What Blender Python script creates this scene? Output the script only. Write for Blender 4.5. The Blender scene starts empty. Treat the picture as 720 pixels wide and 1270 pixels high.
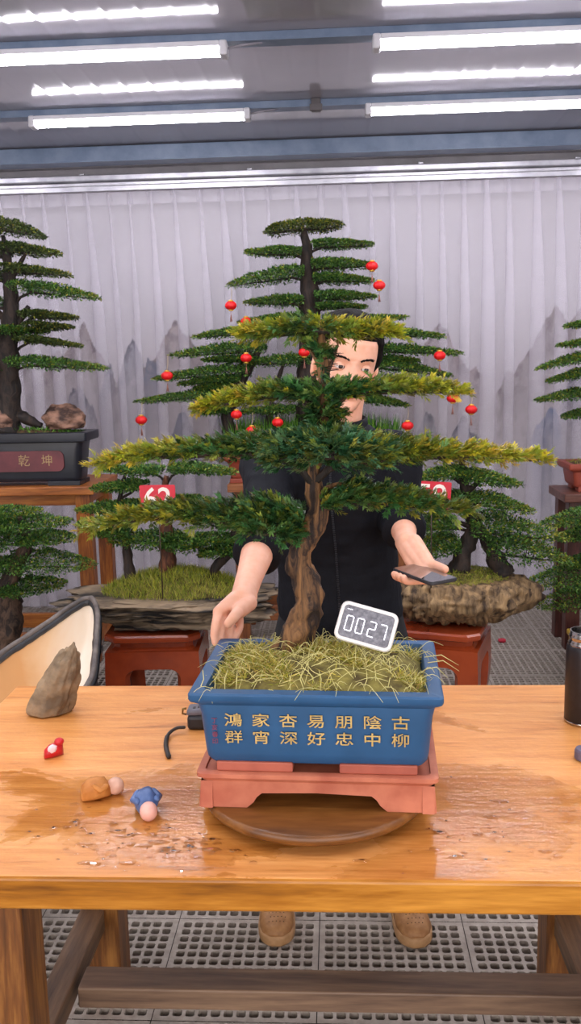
import bpy, bmesh, math, random
import numpy as np
from mathutils import Vector, Matrix, Euler, noise as mnoise

random.seed(7)
RNG = np.random.default_rng(11)
scene = bpy.context.scene
COL = scene.collection
PI = math.pi

# ------------------------------------------------------------------ camera model (720 x 1270 frame)
FPX, CAMZ = 1100.0, 1.546
PITCH, YAW, ROLL = math.atan(183 / FPX), math.atan(61 / FPX), 0.022
_fw = np.array([-math.sin(YAW) * math.cos(PITCH), math.cos(YAW) * math.cos(PITCH), -math.sin(PITCH)])
_r0 = np.array([math.cos(YAW), math.sin(YAW), 0.0])
_u0 = np.cross(_r0, _fw)
_r = _r0 * math.cos(ROLL) - _u0 * math.sin(ROLL)
_u = _u0 * math.cos(ROLL) + _r0 * math.sin(ROLL)
CAM = np.array([0, 0, CAMZ])


def at(x, y, Y):
    """point of the place seen at photo pixel (x, y) at distance Y"""
    v = _fw + _r * (x - 360) / FPX + _u * (635 - y) / FPX
    return CAM + v * Y / v[1]


def atz(x, y, Z):
    v = _fw + _r * (x - 360) / FPX + _u * (635 - y) / FPX
    return CAM + v * (Z - CAMZ) / v[2]


def mpp(P):
    """metres per photo pixel at a point"""
    return float((np.asarray(P) - CAM) @ _fw) / FPX


cam_data = bpy.data.cameras.new('camera')
cam = bpy.data.objects.new('camera', cam_data)
COL.objects.link(cam)
cam_data.sensor_fit = 'HORIZONTAL'
cam_data.sensor_width = 36.0
cam_data.lens = FPX / 720 * 36
cam_data.clip_start = 0.02
M = Matrix(((_r[0], _u[0], -_fw[0], 0), (_r[1], _u[1], -_fw[1], 0), (_r[2], _u[2], -_fw[2], CAMZ), (0, 0, 0, 1)))
cam.matrix_world = M
scene.camera = cam

# ------------------------------------------------------------------ materials
def lin(c):
    if isinstance(c, str):
        c = c.lstrip('#')
        c = [int(c[i:i + 2], 16) / 255 for i in (0, 2, 4)]
    return tuple((v / 12.92 if v <= 0.04045 else ((v + 0.055) / 1.055) ** 2.4) for v in c) + (1.0,)


def newmat(name):
    m = bpy.data.materials.new(name)
    m.use_nodes = True
    nt = m.node_tree
    b = nt.nodes['Principled BSDF']
    return m, nt, b


def N(nt, t, **kw):
    n = nt.nodes.new(t)
    for k, v in kw.items():
        setattr(n, k, v)
    return n


def coords(nt, scale=(1, 1, 1), src='Object'):
    tc = N(nt, 'ShaderNodeTexCoord')
    mp = N(nt, 'ShaderNodeMapping')
    mp.inputs['Scale'].default_value = scale
    nt.links.new(tc.outputs[src], mp.inputs['Vector'])
    return mp.outputs['Vector']


def ramp(nt, fac, stops):
    r = N(nt, 'ShaderNodeValToRGB')
    e = r.color_ramp.elements
    while len(e) < len(stops):
        e.new(0.5)
    for el, (p, c) in zip(e, stops):
        el.position = p
        el.color = lin(c) if isinstance(c, str) else c
    nt.links.new(fac, r.inputs['Fac'])
    return r.outputs['Color']


def noise_tex(nt, vec, scale, detail=4, rough=0.55, dist=0.0):
    n = N(nt, 'ShaderNodeTexNoise')
    n.inputs['Scale'].default_value = scale
    n.inputs['Detail'].default_value = detail
    n.inputs['Roughness'].default_value = rough
    n.inputs['Distortion'].default_value = dist
    nt.links.new(vec, n.inputs['Vector'])
    return n.outputs['Fac']


def bump(nt, b, h, strength=0.3, dist=0.01):
    n = N(nt, 'ShaderNodeBump')
    n.inputs['Strength'].default_value = strength
    n.inputs['Distance'].default_value = dist
    nt.links.new(h, n.inputs['Height'])
    nt.links.new(n.outputs['Normal'], b.inputs['Normal'])


def speckled(name, c1, c2, scale=20, rough=0.5, bstr=0.15, bdist=0.004, metallic=0.0, stretch=(1, 1, 1), lo=0.35, hi=0.65, spec=0.5, detail=5):
    m, nt, b = newmat(name)
    v = coords(nt, stretch)
    f = noise_tex(nt, v, scale, detail)
    nt.links.new(ramp(nt, f, [(lo, c1), (hi, c2)]), b.inputs['Base Color'])
    b.inputs['Roughness'].default_value = rough
    b.inputs['Metallic'].default_value = metallic
    b.inputs['Specular IOR Level'].default_value = spec
    if bstr:
        bump(nt, b, f, bstr, bdist)
    return m


def wood(name, cols, axis='X', scale=6, rough=0.4, stretch=14, bstr=0.15, coat=0.0):
    m, nt, b = newmat(name)
    s = [1.0, 1.0, 1.0]
    s['XYZ'.index(axis)] = 1.0 / stretch
    v = coords(nt, tuple(s))
    f = noise_tex(nt, v, scale * 4, 6, 0.6, 0.6)
    g = noise_tex(nt, v, scale * 22, 3, 0.6)
    mx = N(nt, 'ShaderNodeMath', operation='MULTIPLY_ADD')
    nt.links.new(g, mx.inputs[0])
    mx.inputs[1].default_value = 0.35
    sb = N(nt, 'ShaderNodeMath', operation='MULTIPLY')
    nt.links.new(f, sb.inputs[0]); sb.inputs[1].default_value = 0.75
    nt.links.new(sb.outputs[0], mx.inputs[2])
    n = len(cols)
    nt.links.new(ramp(nt, mx.outputs[0], [(0.36 + 0.34 * i / max(1, n - 1), c) for i, c in enumerate(cols)]), b.inputs['Base Color'])
    b.inputs['Roughness'].default_value = rough
    b.inputs['Coat Weight'].default_value = coat
    b.inputs['Coat Roughness'].default_value = 0.15
    bump(nt, b, mx.outputs[0], bstr, 0.004)
    return m


def plain(name, c, rough=0.5, metallic=0.0, spec=0.5, coat=0.0):
    m, nt, b = newmat(name)
    b.inputs['Base Color'].default_value = lin(c)
    b.inputs['Roughness'].default_value = rough
    b.inputs['Metallic'].default_value = metallic
    b.inputs['Specular IOR Level'].default_value = spec
    b.inputs['Coat Weight'].default_value = coat
    return m


def emit(name, c, s):
    m, nt, b = newmat(name)
    b.inputs['Base Color'].default_value = lin(c)
    b.inputs['Emission Color'].default_value = lin(c)
    b.inputs['Emission Strength'].default_value = s
    return m


def attr_mat(name, rough=0.5, spec=0.4, transl=0.0, attr='Col', bscale=0, bstr=0.2, sub=0.0):
    m, nt, b = newmat(name)
    a = N(nt, 'ShaderNodeAttribute', attribute_name=attr)
    nt.links.new(a.outputs['Color'], b.inputs['Base Color'])
    b.inputs['Roughness'].default_value = rough
    b.inputs['Specular IOR Level'].default_value = spec
    if bscale:
        bump(nt, b, noise_tex(nt, coords(nt), bscale, 5), bstr, 0.004)
    if transl > 0:
        t = N(nt, 'ShaderNodeBsdfTranslucent')
        nt.links.new(a.outputs['Color'], t.inputs['Color'])
        mx = N(nt, 'ShaderNodeMixShader')
        mx.inputs[0].default_value = transl
        out = nt.nodes['Material Output']
        nt.links.new(b.outputs[0], mx.inputs[1]); nt.links.new(t.outputs[0], mx.inputs[2])
        nt.links.new(mx.outputs[0], out.inputs['Surface'])
    return m


def bark(name, c1, c2, scale=30, axis_stretch=4, bstr=0.8):
    m, nt, b = newmat(name)
    v = coords(nt, (1, 1, 1.0 / axis_stretch))
    f = noise_tex(nt, v, scale, 6, 0.65, 1.2)
    nt.links.new(ramp(nt, f, [(0.40, c1), (0.60, c2)]), b.inputs['Base Color'])
    b.inputs['Roughness'].default_value = 0.75
    bump(nt, b, f, bstr, 0.008)
    return m


# ------------------------------------------------------------------ mesh helpers
class MB:
    def __init__(s):
        s.v, s.f, s.m, s.sm = [], [], [], []

    def add(s, verts, faces, mi=0, smooth=True):
        o = len(s.v)
        s.v += [tuple(map(float, p)) for p in verts]
        for f in faces:
            s.f.append(tuple(i + o for i in f)); s.m.append(mi); s.sm.append(smooth)
        return s

    def xform(s, Mx, start=0):
        Mx = Matrix(Mx)
        for i in range(start, len(s.v)):
            s.v[i] = tuple(Mx @ Vector(s.v[i]))
        return s

    # a box with bevelled edges
    def box(s, c, size, bev=0.004, rot=None, mi=0, seg=2):
        bm = bmesh.new()
        bmesh.ops.create_cube(bm, size=1)
        for v in bm.verts:
            v.co = Vector((v.co.x * size[0], v.co.y * size[1], v.co.z * size[2]))
        if bev:
            bmesh.ops.bevel(bm, geom=list(bm.edges), offset=min(bev, min(size) * 0.45), segments=seg, affect='EDGES', profile=0.5)
        R = Matrix.Translation(Vector(c)) @ (Euler(rot).to_matrix().to_4x4() if rot is not None else Matrix())
        bm.verts.index_update()
        vs = [R @ v.co for v in bm.verts]
        s.add(vs, [[v.index for v in f.verts] for f in bm.faces], mi, False)
        bm.free()
        return s

    def tube(s, pts, rad, n=10, mi=0, caps=True, noise=0.0, nscale=20, ell=None, smooth=True, round_ends=False):
        pts = [Vector(p) for p in pts]
        rad = list(rad) if hasattr(rad, '__len__') else [rad] * len(pts)
        if round_ends:
            d0 = (pts[0] - pts[1]).normalized(); d1 = (pts[-1] - pts[-2]).normalized()
            r0, r1 = rad[0], rad[-1]
            pre = [(pts[0] + d0 * r0 * math.sin(a), r0 * math.cos(a)) for a in (1.45, 1.1, 0.75, 0.38)]
            post = [(pts[-1] + d1 * r1 * math.sin(a), r1 * math.cos(a)) for a in (0.38, 0.75, 1.1, 1.45)]
            pts = [p for p, _ in pre] + pts + [p for p, _ in post]
            rad = [r for _, r in pre] + rad + [r for _, r in post]
        k = len(pts)
        rings = []
        prev = None
        for i, p in enumerate(pts):
            t = (pts[min(i + 1, k - 1)] - pts[max(i - 1, 0)])
            if t.length < 1e-9:
                t = Vector((0, 0, 1))
            t.normalize()
            if prev is None:
                a = Vector((0, 0, 1)) if abs(t.z) < 0.9 else Vector((1, 0, 0))
                x = t.cross(a).normalized()
            else:
                x = (prev - t * prev.dot(t))
                if x.length < 1e-6:
                    x = t.cross(Vector((0.3, 0.5, 0.8)))
                x.normalize()
            prev = x
            y = t.cross(x)
            ring = []
            for j in range(n):
                a = 2 * PI * j / n
                r = rad[i]
                e = (1, 1) if ell is None else ell
                q = p + x * (math.cos(a) * r * e[0]) + y * (math.sin(a) * r * e[1])
                if noise:
                    q += (q - p) * (noise * mnoise.fractal(q * nscale, 1.0, 2.0, 3))
                ring.append(q)
            rings.append(ring)
        s.loft(rings, mi=mi, caps=caps, smooth=smooth)
        return s

    def loft(s, rings, mi=0, caps=True, closed=True, smooth=True):
        n = len(rings[0])
        o = []
        for r in rings:
            o += list(r)
        fs = []
        for i in range(len(rings) - 1):
            for j in range(n if closed else n - 1):
                a, b = i * n + j, i * n + (j + 1) % n
                fs.append((a, b, b + n, a + n))
        if caps:
            fs.append(tuple(range(n - 1, -1, -1)))
            fs.append(tuple((len(rings) - 1) * n + j for j in range(n)))
        s.add(o, fs, mi, smooth)
        return s

    def lathe(s, prof, n=32, c=(0, 0, 0), mi=0, sx=1, sy=1, caps=True, smooth=True):
        rings = [[(c[0] + r * sx * math.cos(2 * PI * j / n), c[1] + r * sy * math.sin(2 * PI * j / n), c[2] + z) for j in range(n)] for r, z in prof]
        return s.loft(rings, mi, caps, True, smooth)

    def ball(s, c, r, n=16, mi=0, noise=0, nscale=5):
        r = r if hasattr(r, '__len__') else (r, r, r)
        rings = []
        for i in range(1, n):
            t = PI * i / n
            ring = []
            for j in range(2 * n):
                a = 2 * PI * j / (2 * n)
                d = Vector((math.sin(t) * math.cos(a), math.sin(t) * math.sin(a), -math.cos(t)))
                k = 1 + (noise * mnoise.fractal(d * nscale + Vector(c) * 3, 1.0, 2.0, 3) if noise else 0)
                ring.append((c[0] + d.x * r[0] * k, c[1] + d.y * r[1] * k, c[2] + d.z * r[2] * k))
            rings.append(ring)
        return s.loft(rings, mi)

    # polygon in (a, b) extruded along c
    def prism(s, poly, z0, z1, plane='XY', mi=0, smooth=False):
        def P(a, b, c):
            return {'XY': (a, b, c), 'XZ': (a, c, b), 'YZ': (c, a, b)}[plane]
        n = len(poly)
        v = [P(a, b, z0) for a, b in poly] + [P(a, b, z1) for a, b in poly]
        f = [tuple(range(n))[::-1], tuple(range(n, 2 * n))] + [(i, (i + 1) % n, n + (i + 1) % n, n + i) for i in range(n)]
        s.add(v, f, mi, smooth)
        return s

    def build(s, name, mats, parent=None, sharp=None, recalc=True):
        me = bpy.data.meshes.new(name)
        me.from_pydata(s.v, [], s.f)
        for m in (mats if isinstance(mats, (list, tuple)) else [mats]):
            me.materials.append(m)
        me.polygons.foreach_set('material_index', s.m)
        me.polygons.foreach_set('use_smooth', s.sm)
        if recalc:
            bm = bmesh.new(); bm.from_mesh(me)
            bmesh.ops.recalc_face_normals(bm, faces=list(bm.faces))
            bm.to_mesh(me); bm.free()
        if sharp is not None:
            me.set_sharp_from_angle(angle=math.radians(sharp))
        me.update()
        o = bpy.data.objects.new(name, me)
        COL.objects.link(o)
        if parent is not None:
            o.parent = parent
            Pm = world(parent)
            o.matrix_parent_inverse = Pm.inverted()
        return o


def world(o):
    Mx = Matrix.LocRotScale(o.location, o.rotation_euler, o.scale)
    if o.parent is not None:
        return world(o.parent) @ o.matrix_parent_inverse @ Mx
    return Mx


def tag(o, label=None, cat=None, group=None, kind=None):
    if label: o['label'] = label
    if cat: o['category'] = cat
    if group: o['group'] = group
    if kind: o['kind'] = kind
    return o


def thing(name, label, cat, loc, group=None):
    o = bpy.data.objects.new(name, None)
    o.empty_display_size = 0.05
    COL.objects.link(o)
    o.location = Vector(loc)
    return tag(o, label, cat, group)


def copy_tree(o, parent=None):
    c = o.copy(); COL.objects.link(c)
    if parent is not None:
        c.parent = parent
        c.matrix_parent_inverse = o.matrix_parent_inverse.copy()
    for ch in [k for k in bpy.data.objects if k.parent == o]:
        copy_tree(ch, c)
    return c


def modified(o, fn):
    """apply modifiers added by fn and keep the result as the object's mesh"""
    fn(o)
    dg = bpy.context.evaluated_depsgraph_get()
    me = bpy.data.meshes.new_from_object(o.evaluated_get(dg), depsgraph=dg)
    old = o.data
    o.modifiers.clear()
    o.data = me
    me.name = o.name
    bpy.data.meshes.remove(old)
    return o


def rr(w, h, r, n=5):
    """rounded rectangle outline, centred"""
    out = []
    for cx, cy, a0 in ((w / 2 - r, h / 2 - r, 0), (-w / 2 + r, h / 2 - r, PI / 2), (-w / 2 + r, -h / 2 + r, PI), (w / 2 - r, -h / 2 + r, 1.5 * PI)):
        for k in range(n + 1):
            a = a0 + PI / 2 * k / n
            out.append((cx + r * math.cos(a), cy + r * math.sin(a)))
    return out


def rot2(p, a):
    return (p[0] * math.cos(a) - p[1] * math.sin(a), p[0] * math.sin(a) + p[1] * math.cos(a))


def smooth_path(pts, n):
    """Catmull-Rom through rows of any dimension"""
    P = np.array(pts, float)
    if len(P) == 2:
        t = np.linspace(0, 1, n)[:, None]
        return P[0] * (1 - t) + P[1] * t
    Q = np.vstack([2 * P[0] - P[1], P, 2 * P[-1] - P[-2]])
    out = []
    for u in np.linspace(0, len(P) - 1 - 1e-9, n):
        i = int(u); t = u - i
        a, b, c, d = Q[i], Q[i + 1], Q[i + 2], Q[i + 3]
        out.append(0.5 * ((2 * b) + (c - a) * t + (2 * a - 5 * b + 4 * c - d) * t * t + (3 * b - a - 3 * c + d) * t ** 3))
    return np.array(out)


def text_mesh(body, size, extrude=0.0006, bold=0.0):
    """glyph outlines of a word as verts and faces, centred on the origin in its own XY plane"""
    cu = bpy.data.curves.new('glyphs', 'FONT')
    cu.body = body; cu.size = size; cu.extrude = extrude; cu.align_x = 'CENTER'; cu.align_y = 'CENTER'
    cu.resolution_u = 3
    cu.offset = bold
    o = bpy.data.objects.new('glyphs', cu)
    COL.objects.link(o)
    dg = bpy.context.evaluated_depsgraph_get()
    me = bpy.data.meshes.new_from_object(o.evaluated_get(dg))
    v = [tuple(p.co) for p in me.vertices]
    f = [tuple(p.vertices) for p in me.polygons]
    bpy.data.objects.remove(o); bpy.data.curves.remove(cu); bpy.data.meshes.remove(me)
    return v, f


# ------------------------------------------------------------------ numpy value noise
def vnoise(p, seed=0):
    p = np.asarray(p, float)
    i = np.floor(p).astype(np.int64); f = p - i
    f = f * f * (3 - 2 * f)
    def h(a):
        n = (a[..., 0] * 374761393 + a[..., 1] * 668265263 + a[..., 2] * 2147483647 + seed * 1274126177) & 0xffffffff
        n = ((n ^ (n >> 13)) * 1274126177) & 0xffffffff
        return ((n ^ (n >> 16)) & 0xffff) / 65535.0
    r = 0
    for dx in (0, 1):
        for dy in (0, 1):
            for dz in (0, 1):
                w = (f[..., 0] if dx else 1 - f[..., 0]) * (f[..., 1] if dy else 1 - f[..., 1]) * (f[..., 2] if dz else 1 - f[..., 2])
                r = r + w * h(i + np.array([dx, dy, dz]))
    return r


def fbm(p, seed=0, octv=4):
    a, s, t = 0.5, 0.0, 0.0
    p = np.asarray(p, float)
    for k in range(octv):
        s = s + a * vnoise(p, seed + k); t += a
        p = p * 2.03 + 7.1; a *= 0.5
    return s / t

# ================================================================== THE SETTING
TL = 0.397            # floor tile
CEIL = 2.795
M_tile = speckled('grey plastic tile', '#948a80', '#aaa096', 40, 0.55, 0.08, 0.002)
M_under = speckled('dark ground', '#2a2422', '#4a3a34', 9, 0.9, 0.3, 0.01)
M_ceil_n = None


def make_floor():
    mb = MB()
    nh = 12
    bor = 0.012
    p = (TL - 2 * bor) / nh
    th = 0.022
    hole = p * 0.75
    e = 0.0012
    for i in range(nh):
        for j in range(nh):
            cx, cy = bor + (i + 0.5) * p, bor + (j + 0.5) * p
            x0 = e if i == 0 else cx - p / 2; x1 = TL - e if i == nh - 1 else cx + p / 2
            y0 = e if j == 0 else cy - p / 2; y1 = TL - e if j == nh - 1 else cy + p / 2
            h = hole / 2; c = h * 0.35
            inner = [(cx + h, cy - h + c), (cx + h, cy + h - c), (cx + h - c, cy + h), (cx - h + c, cy + h), (cx - h, cy + h - c), (cx - h, cy - h + c), (cx - h + c, cy - h), (cx + h - c, cy - h)]
            outer = [(x1, cy - h + c), (x1, cy + h - c), (cx + h - c, y1), (cx - h + c, y1), (x0, cy + h - c), (x0, cy - h + c), (cx - h + c, y0), (cx + h - c, y0)]
            cor = [(x1, y1), (x0, y1), (x0, y0), (x1, y0)]
            v = [(a, b, 0) for a, b in inner] + [(a, b, 0) for a, b in outer] + [(a, b, 0) for a, b in cor] + [(a, b, -th) for a, b in inner]
            f = []
            for k in range(8):
                k2 = (k + 1) % 8
                if k % 2 == 0:
                    f.append((k, 8 + k, 8 + k2, k2))
                else:
                    f.append((k, 8 + k, 16 + k // 2, 8 + k2, k2))
                f.append((k, k2, 20 + k2, 20 + k))
            mb.add(v, f, 0, False)
    o = mb.build('floor', M_tile, recalc=False)
    o.location = (-0.069 - 8 * TL, 2.275 - 5 * TL, 0)
    for k, n in ((0, 17), (1, 14)):
        a = o.modifiers.new('array', 'ARRAY')
        a.count = n; a.use_relative_offset = False; a.use_constant_offset = True
        a.constant_offset_displace = (TL, 0, 0) if k == 0 else (0, TL, 0)
    tag(o, kind='structure')
    g = MB().box((0, 2.2, -0.03), (8, 8, 0.01), 0).build('floor_base', M_under)
    tag(g, kind='structure')


make_floor()


def ceiling_mat():
    m, nt, b = newmat('glossy grey ceiling sheet')
    v = coords(nt)
    f = noise_tex(nt, v, 1.2, 3)
    nt.links.new(ramp(nt, f, [(0.3, '#8e8b95'), (0.7, '#9c98a2')]), b.inputs['Base Color'])
    b.inputs['Roughness'].default_value = 0.09
    b.inputs['Specular IOR Level'].default_value = 0.6
    w = N(nt, 'ShaderNodeTexWave', wave_type='BANDS', bands_direction='X')
    w.inputs['Scale'].default_value = 0.314 / 0.125
    w.inputs['Distortion'].default_value = 0.4
    nt.links.new(v, w.inputs['Vector'])
    p = N(nt, 'ShaderNodeMath', operation='POWER'); nt.links.new(w.outputs['Fac'], p.inputs[0]); p.inputs[1].default_value = 10
    a = N(nt, 'ShaderNodeMath', operation='MULTIPLY_ADD')
    nt.links.new(noise_tex(nt, coords(nt, (1, 0.25, 1)), 14, 2), a.inputs[0]); a.inputs[1].default_value = 0.25
    nt.links.new(p.outputs[0], a.inputs[2])
    bump(nt, b, a.outputs[0], 0.22, 0.004)
    return m


M_ceil = ceiling_mat()
M_wall = speckled('off white wall sheet', '#a8a3a8', '#bcb8bd', 3, 0.6, 0.05)
M_beam = speckled('blue grey painted steel', '#54647c', '#6c7a90', 8, 0.42, 0.1, 0.003)
M_white_metal = speckled('white painted metal', '#b9b6bc', '#cbc8cd', 8, 0.35, 0.03)
M_alu = speckled('satin aluminium', '#9a99a2', '#b5b4bb', 12, 0.32, 0.03, metallic=0.6)

tag(MB().box((0, 2.0, CEIL + 0.03), (7.2, 7.6, 0.06), 0).build('ceiling', M_ceil), kind='structure')
tag(MB().box((0, 5.82, 1.42), (7.2, 0.08, 2.9), 0).build('wall_back', M_wall), kind='structure')
tag(MB().box((-3.6, 2.6, 1.42), (0.08, 6.5, 2.9), 0).build('wall_left', M_wall), kind='structure')
tag(MB().box((3.6, 2.6, 1.42), (0.08, 6.5, 2.9), 0).build('wall_right', M_wall), kind='structure')
# steel purlins across the ceiling above each row of tubes
k = 1
for Y in (0.93, 1.83, 2.73, 3.63, 4.53):
    b = MB()
    b.box((0, Y, CEIL - 0.018), (7.1, 0.05, 0.036), 0.003)
    b.box((0, Y, CEIL - 0.034), (7.1, 0.075, 0.005), 0.001)
    tag(b.build('trim_%d' % k, M_beam), kind='structure'); k += 1
b = MB()
b.box((0, 5.28, CEIL - 0.05), (7.1, 0.09, 0.09), 0.004)
b.box((0, 5.23, CEIL - 0.092), (7.1, 0.05, 0.006), 0.001)
tag(b.build('trim_%d' % k, M_beam), kind='structure'); k += 1
b = MB()
b.box((0, 5.64, CEIL - 0.06), (7.1, 0.04, 0.16), 0.004)
b.box((0, 5.60, CEIL - 0.075), (7.1, 0.05, 0.05), 0.006)
tag(b.build('trim_%d' % k, M_white_metal), kind='structure'); k += 1
# little dark bracket where the purlin is spliced
b = MB().box((-0.085, 4.5, CEIL - 0.03), (0.045, 0.035, 0.06), 0.004).box((-0.085, 4.48, CEIL - 0.045), (0.06, 0.01, 0.03), 0.002)
tag(b.build('trim_%d' % k, plain('dark bracket', '#4a4548', 0.5)), kind='structure')

# ------------------------------------------------------------------ ceiling lights
M_led = emit('lit led diffuser', '#fbf8ff', 26.0)
M_cap = plain('white plastic cap', '#b5b4ba', 0.4)


def tube_light(X0, X1, Y, label):
    z = 2.735
    t = thing('tube_light', label, 'light', ((X0 + X1) / 2, Y, z), 'led tube lights under the ceiling')
    sec = [(0.033 * math.cos(a), -0.026 * math.sin(a)) for a in np.linspace(0, PI, 11)]
    mb = MB().loft([[(x, Y + a, z + c) for a, c in sec] for x in (X0, X1)], caps=True, smooth=True)
    mb.build('diffuser', M_led, t, 40)
    MB().box(((X0 + X1) / 2, Y, z + 0.0115), (X1 - X0, 0.066, 0.021), 0.003).build('batten', M_cap, t)
    for x, s in ((X0, -1), (X1, 1)):
        MB().box((x + s * 0.014, Y, z - 0.003), (0.032, 0.07, 0.054), 0.008).build('end_cap', M_cap, t)
    MB().tube([(X1 + 0.02, Y, z), (X1 + 0.08, Y + 0.015, z + 0.015), (X1 + 0.16, Y + 0.02, z + 0.025)], 0.005, 6).build('cable', plain('grey cable', '#7d7a84', 0.5), t)
    return t


names = {(4.5, -1.446): 'lit white tube light at left in the row nearest the curtain',
         (4.5, 0.178): 'lit white tube light at right in the row nearest the curtain',
         (3.6, -1.446): 'lit white tube light at upper left, cut off by the left edge of the photo',
         (3.6, 0.178): 'lit white tube light at upper right, nearer the top of the photo'}
for Y in (4.5, 3.6, 2.7, 1.8, 0.9):
    for X in (-3.07, -1.446, 0.178, 1.80):
        lab = names.get((Y, X), 'lit white tube light further along the ceiling outside the photo')
        if Y in (4.5, 3.6) and X in (-3.07, 1.80):
            lab = 'lit white tube light at the side of the room outside the photo'
        tube_light(X, X + 1.017, Y, lab)

# ------------------------------------------------------------------ painted backdrop and sheer curtain
def make_backdrop():
    x0, x1, z0, z1 = -2.75, 2.35, 0.0, 2.62
    Yb = 5.60
    nx, nz = 680, 360
    xs = np.linspace(x0, x1, nx); zs = np.linspace(z0, z1, nz)
    X, Z = np.meshgrid(xs, zs)
    base = np.zeros((nz, nx, 3))
    top = np.array(lin('#b9b5bb')[:3]); mist = np.array(lin('#aea6aa')[:3]); low = np.array(lin('#bcb8bc')[:3])
    zz = (Z - z0) / (z1 - z0)
    t = np.clip((Z - 1.25) / 0.7, 0, 1)[..., None]
    base = mist * (1 - t) + top * t
    t = np.clip((1.25 - Z) / 0.7, 0, 1)[..., None]
    base = base * (1 - t) + low * t
    P = np.stack([X * 1.3, Z * 3.0, X * 0], -1)
    base *= (0.93 + 0.14 * fbm(P, 3))[..., None]

    def peak(pts, depth, col, dark, seed, amt=0.8):
        """an ink-wash mountain: ridge through photo pixels, wash fading downwards"""
        nonlocal base
        amt = min(1.0, amt * 1.7); depth = depth * 1.4; col = tuple(0.55 * c for c in lin(col)[:3]); dark = tuple(0.5 * c for c in lin(dark)[:3])
        W = [at(px, py, Yb) for px, py in pts]
        rx = np.array([w[0] for w in W]); rz = np.array([w[2] for w in W])
        rid = np.interp(xs, rx, rz, left=-9, right=-9)
        jag = (fbm(np.stack([xs * 22, xs * 0 + seed, xs * 0], -1), seed) - 0.5) * 0.16
        rid = (rid + jag)[None, :]
        d = rid - Z
        n = fbm(np.stack([X * 16, Z * 7, X * 0 + seed], -1), seed + 5, 5)
        n2 = fbm(np.stack([X * 40, Z * 22, X * 0 + seed], -1), seed + 9, 4)
        inside = np.clip(d / 0.012, 0, 1)
        fade = np.exp(-np.clip(d, 0, 9) / depth)
        edge = np.exp(-np.clip(d, 0, 9) / 0.05)
        side = np.clip(np.minimum(X - rx[0], rx[-1] - X) / 0.04, 0, 1)
        a = amt * inside * side * (fade * np.clip(0.35 + 1.1 * n, 0, 1))
        base = base * (1 - a[..., None]) + np.array(col) * a[..., None]
        a = amt * inside * side * np.clip((n2 - 0.42) * 4, 0, 1) * np.clip(edge * 1.1 + fade * 0.5, 0, 1)
        base = base * (1 - a[..., None]) + np.array(dark) * a[..., None]

    peak([(50, 470), (75, 440), (105, 404), (125, 440), (150, 480)], 0.22, '#a08a86', '#75636a', 1, 0.6)
    peak([(170, 470), (195, 432), (218, 402), (240, 425), (262, 470)], 0.25, '#a88b82', '#7c6c70', 2, 0.65)
    peak([(120, 490), (131, 450), (137, 446), (147, 500)], 0.20, '#6f7288', '#41435a', 3, 0.85)
    peak([(144, 480), (155, 440), (164, 418), (176, 445), (184, 480)], 0.18, '#787a90', '#43445a', 4, 0.9)
    peak([(174, 470), (183, 446), (196, 448), (202, 490)], 0.2, '#6d7a98', '#4f5878', 5, 0.8)
    peak([(78, 510), (90, 482), (98, 476), (110, 498), (124, 530)], 0.10, '#7c7a8c', '#3f4057', 6, 0.9)
    peak([(205, 550), (222, 520), (230, 512), (242, 535), (252, 560)], 0.3, '#6a6f8a', '#45485c', 7, 0.85)
    peak([(255, 560), (275, 500), (300, 470), (330, 520), (350, 560)], 0.25, '#8a8694', '#5a5a6a', 8, 0.6)
    peak([(500, 470), (530, 420), (546, 392), (562, 430), (600, 470)], 0.25, '#a89090', '#7e6a70', 9, 0.65)
    peak([(505, 550), (520, 525), (528, 505), (538, 520), (545, 560)], 0.12, '#808296', '#3c3d52', 10, 0.85)
    peak([(552, 560), (566, 525), (576, 512), (588, 535), (600, 560)], 0.16, '#77798c', '#42435a', 11, 0.9)
    peak([(612, 490), (640, 455), (665, 420), (688, 385), (705, 392), (740, 350), (800, 400)], 0.40, '#a59696', '#857378', 12, 0.75)
    peak([(655, 545), (665, 520), (678, 508), (690, 515), (700, 550)], 0.25, '#5f79a6', '#45608c', 13, 0.85)
    peak([(690, 500), (715, 470), (740, 440), (780, 500)], 0.2, '#77798c', '#4f4c60', 14, 0.7)
    peak([(-60, 470), (-20, 440), (10, 425), (45, 470)], 0.25, '#9a8b8e', '#6d636c', 15, 0.6)
    verts = np.stack([X, np.full_like(X, Yb), Z], -1).reshape(-1, 3)
    idx = np.arange(nz * nx).reshape(nz, nx)
    faces = np.stack([idx[:-1, :-1], idx[:-1, 1:], idx[1:, 1:], idx[1:, :-1]], -1).reshape(-1, 4)
    me = bpy.data.meshes.new('painted_backdrop')
    me.vertices.add(len(verts)); me.vertices.foreach_set('co', verts.ravel())
    me.loops.add(faces.size); me.loops.foreach_set('vertex_index', faces.ravel())
    me.polygons.add(len(faces)); me.polygons.foreach_set('loop_start', np.arange(0, faces.size, 4))
    me.update(calc_edges=True)
    a = me.color_attributes.new('Col', 'FLOAT_COLOR', 'POINT')
    a.data.foreach_set('color', np.concatenate([base.reshape(-1, 3), np.ones((nz * nx, 1))], 1).ravel().astype(np.float32))
    me.materials.append(attr_mat('printed backdrop cloth', 0.8, 0.2))
    o = bpy.data.objects.new('painted_backdrop', me)
    COL.objects.link(o)
    s = o.modifiers.new('cloth', 'SOLIDIFY'); s.thickness = 0.002; s.offset = 1
    tag(o, 'grey cloth backdrop printed with misty ink mountains behind the sheer curtain', 'backdrop')


make_backdrop()


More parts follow.
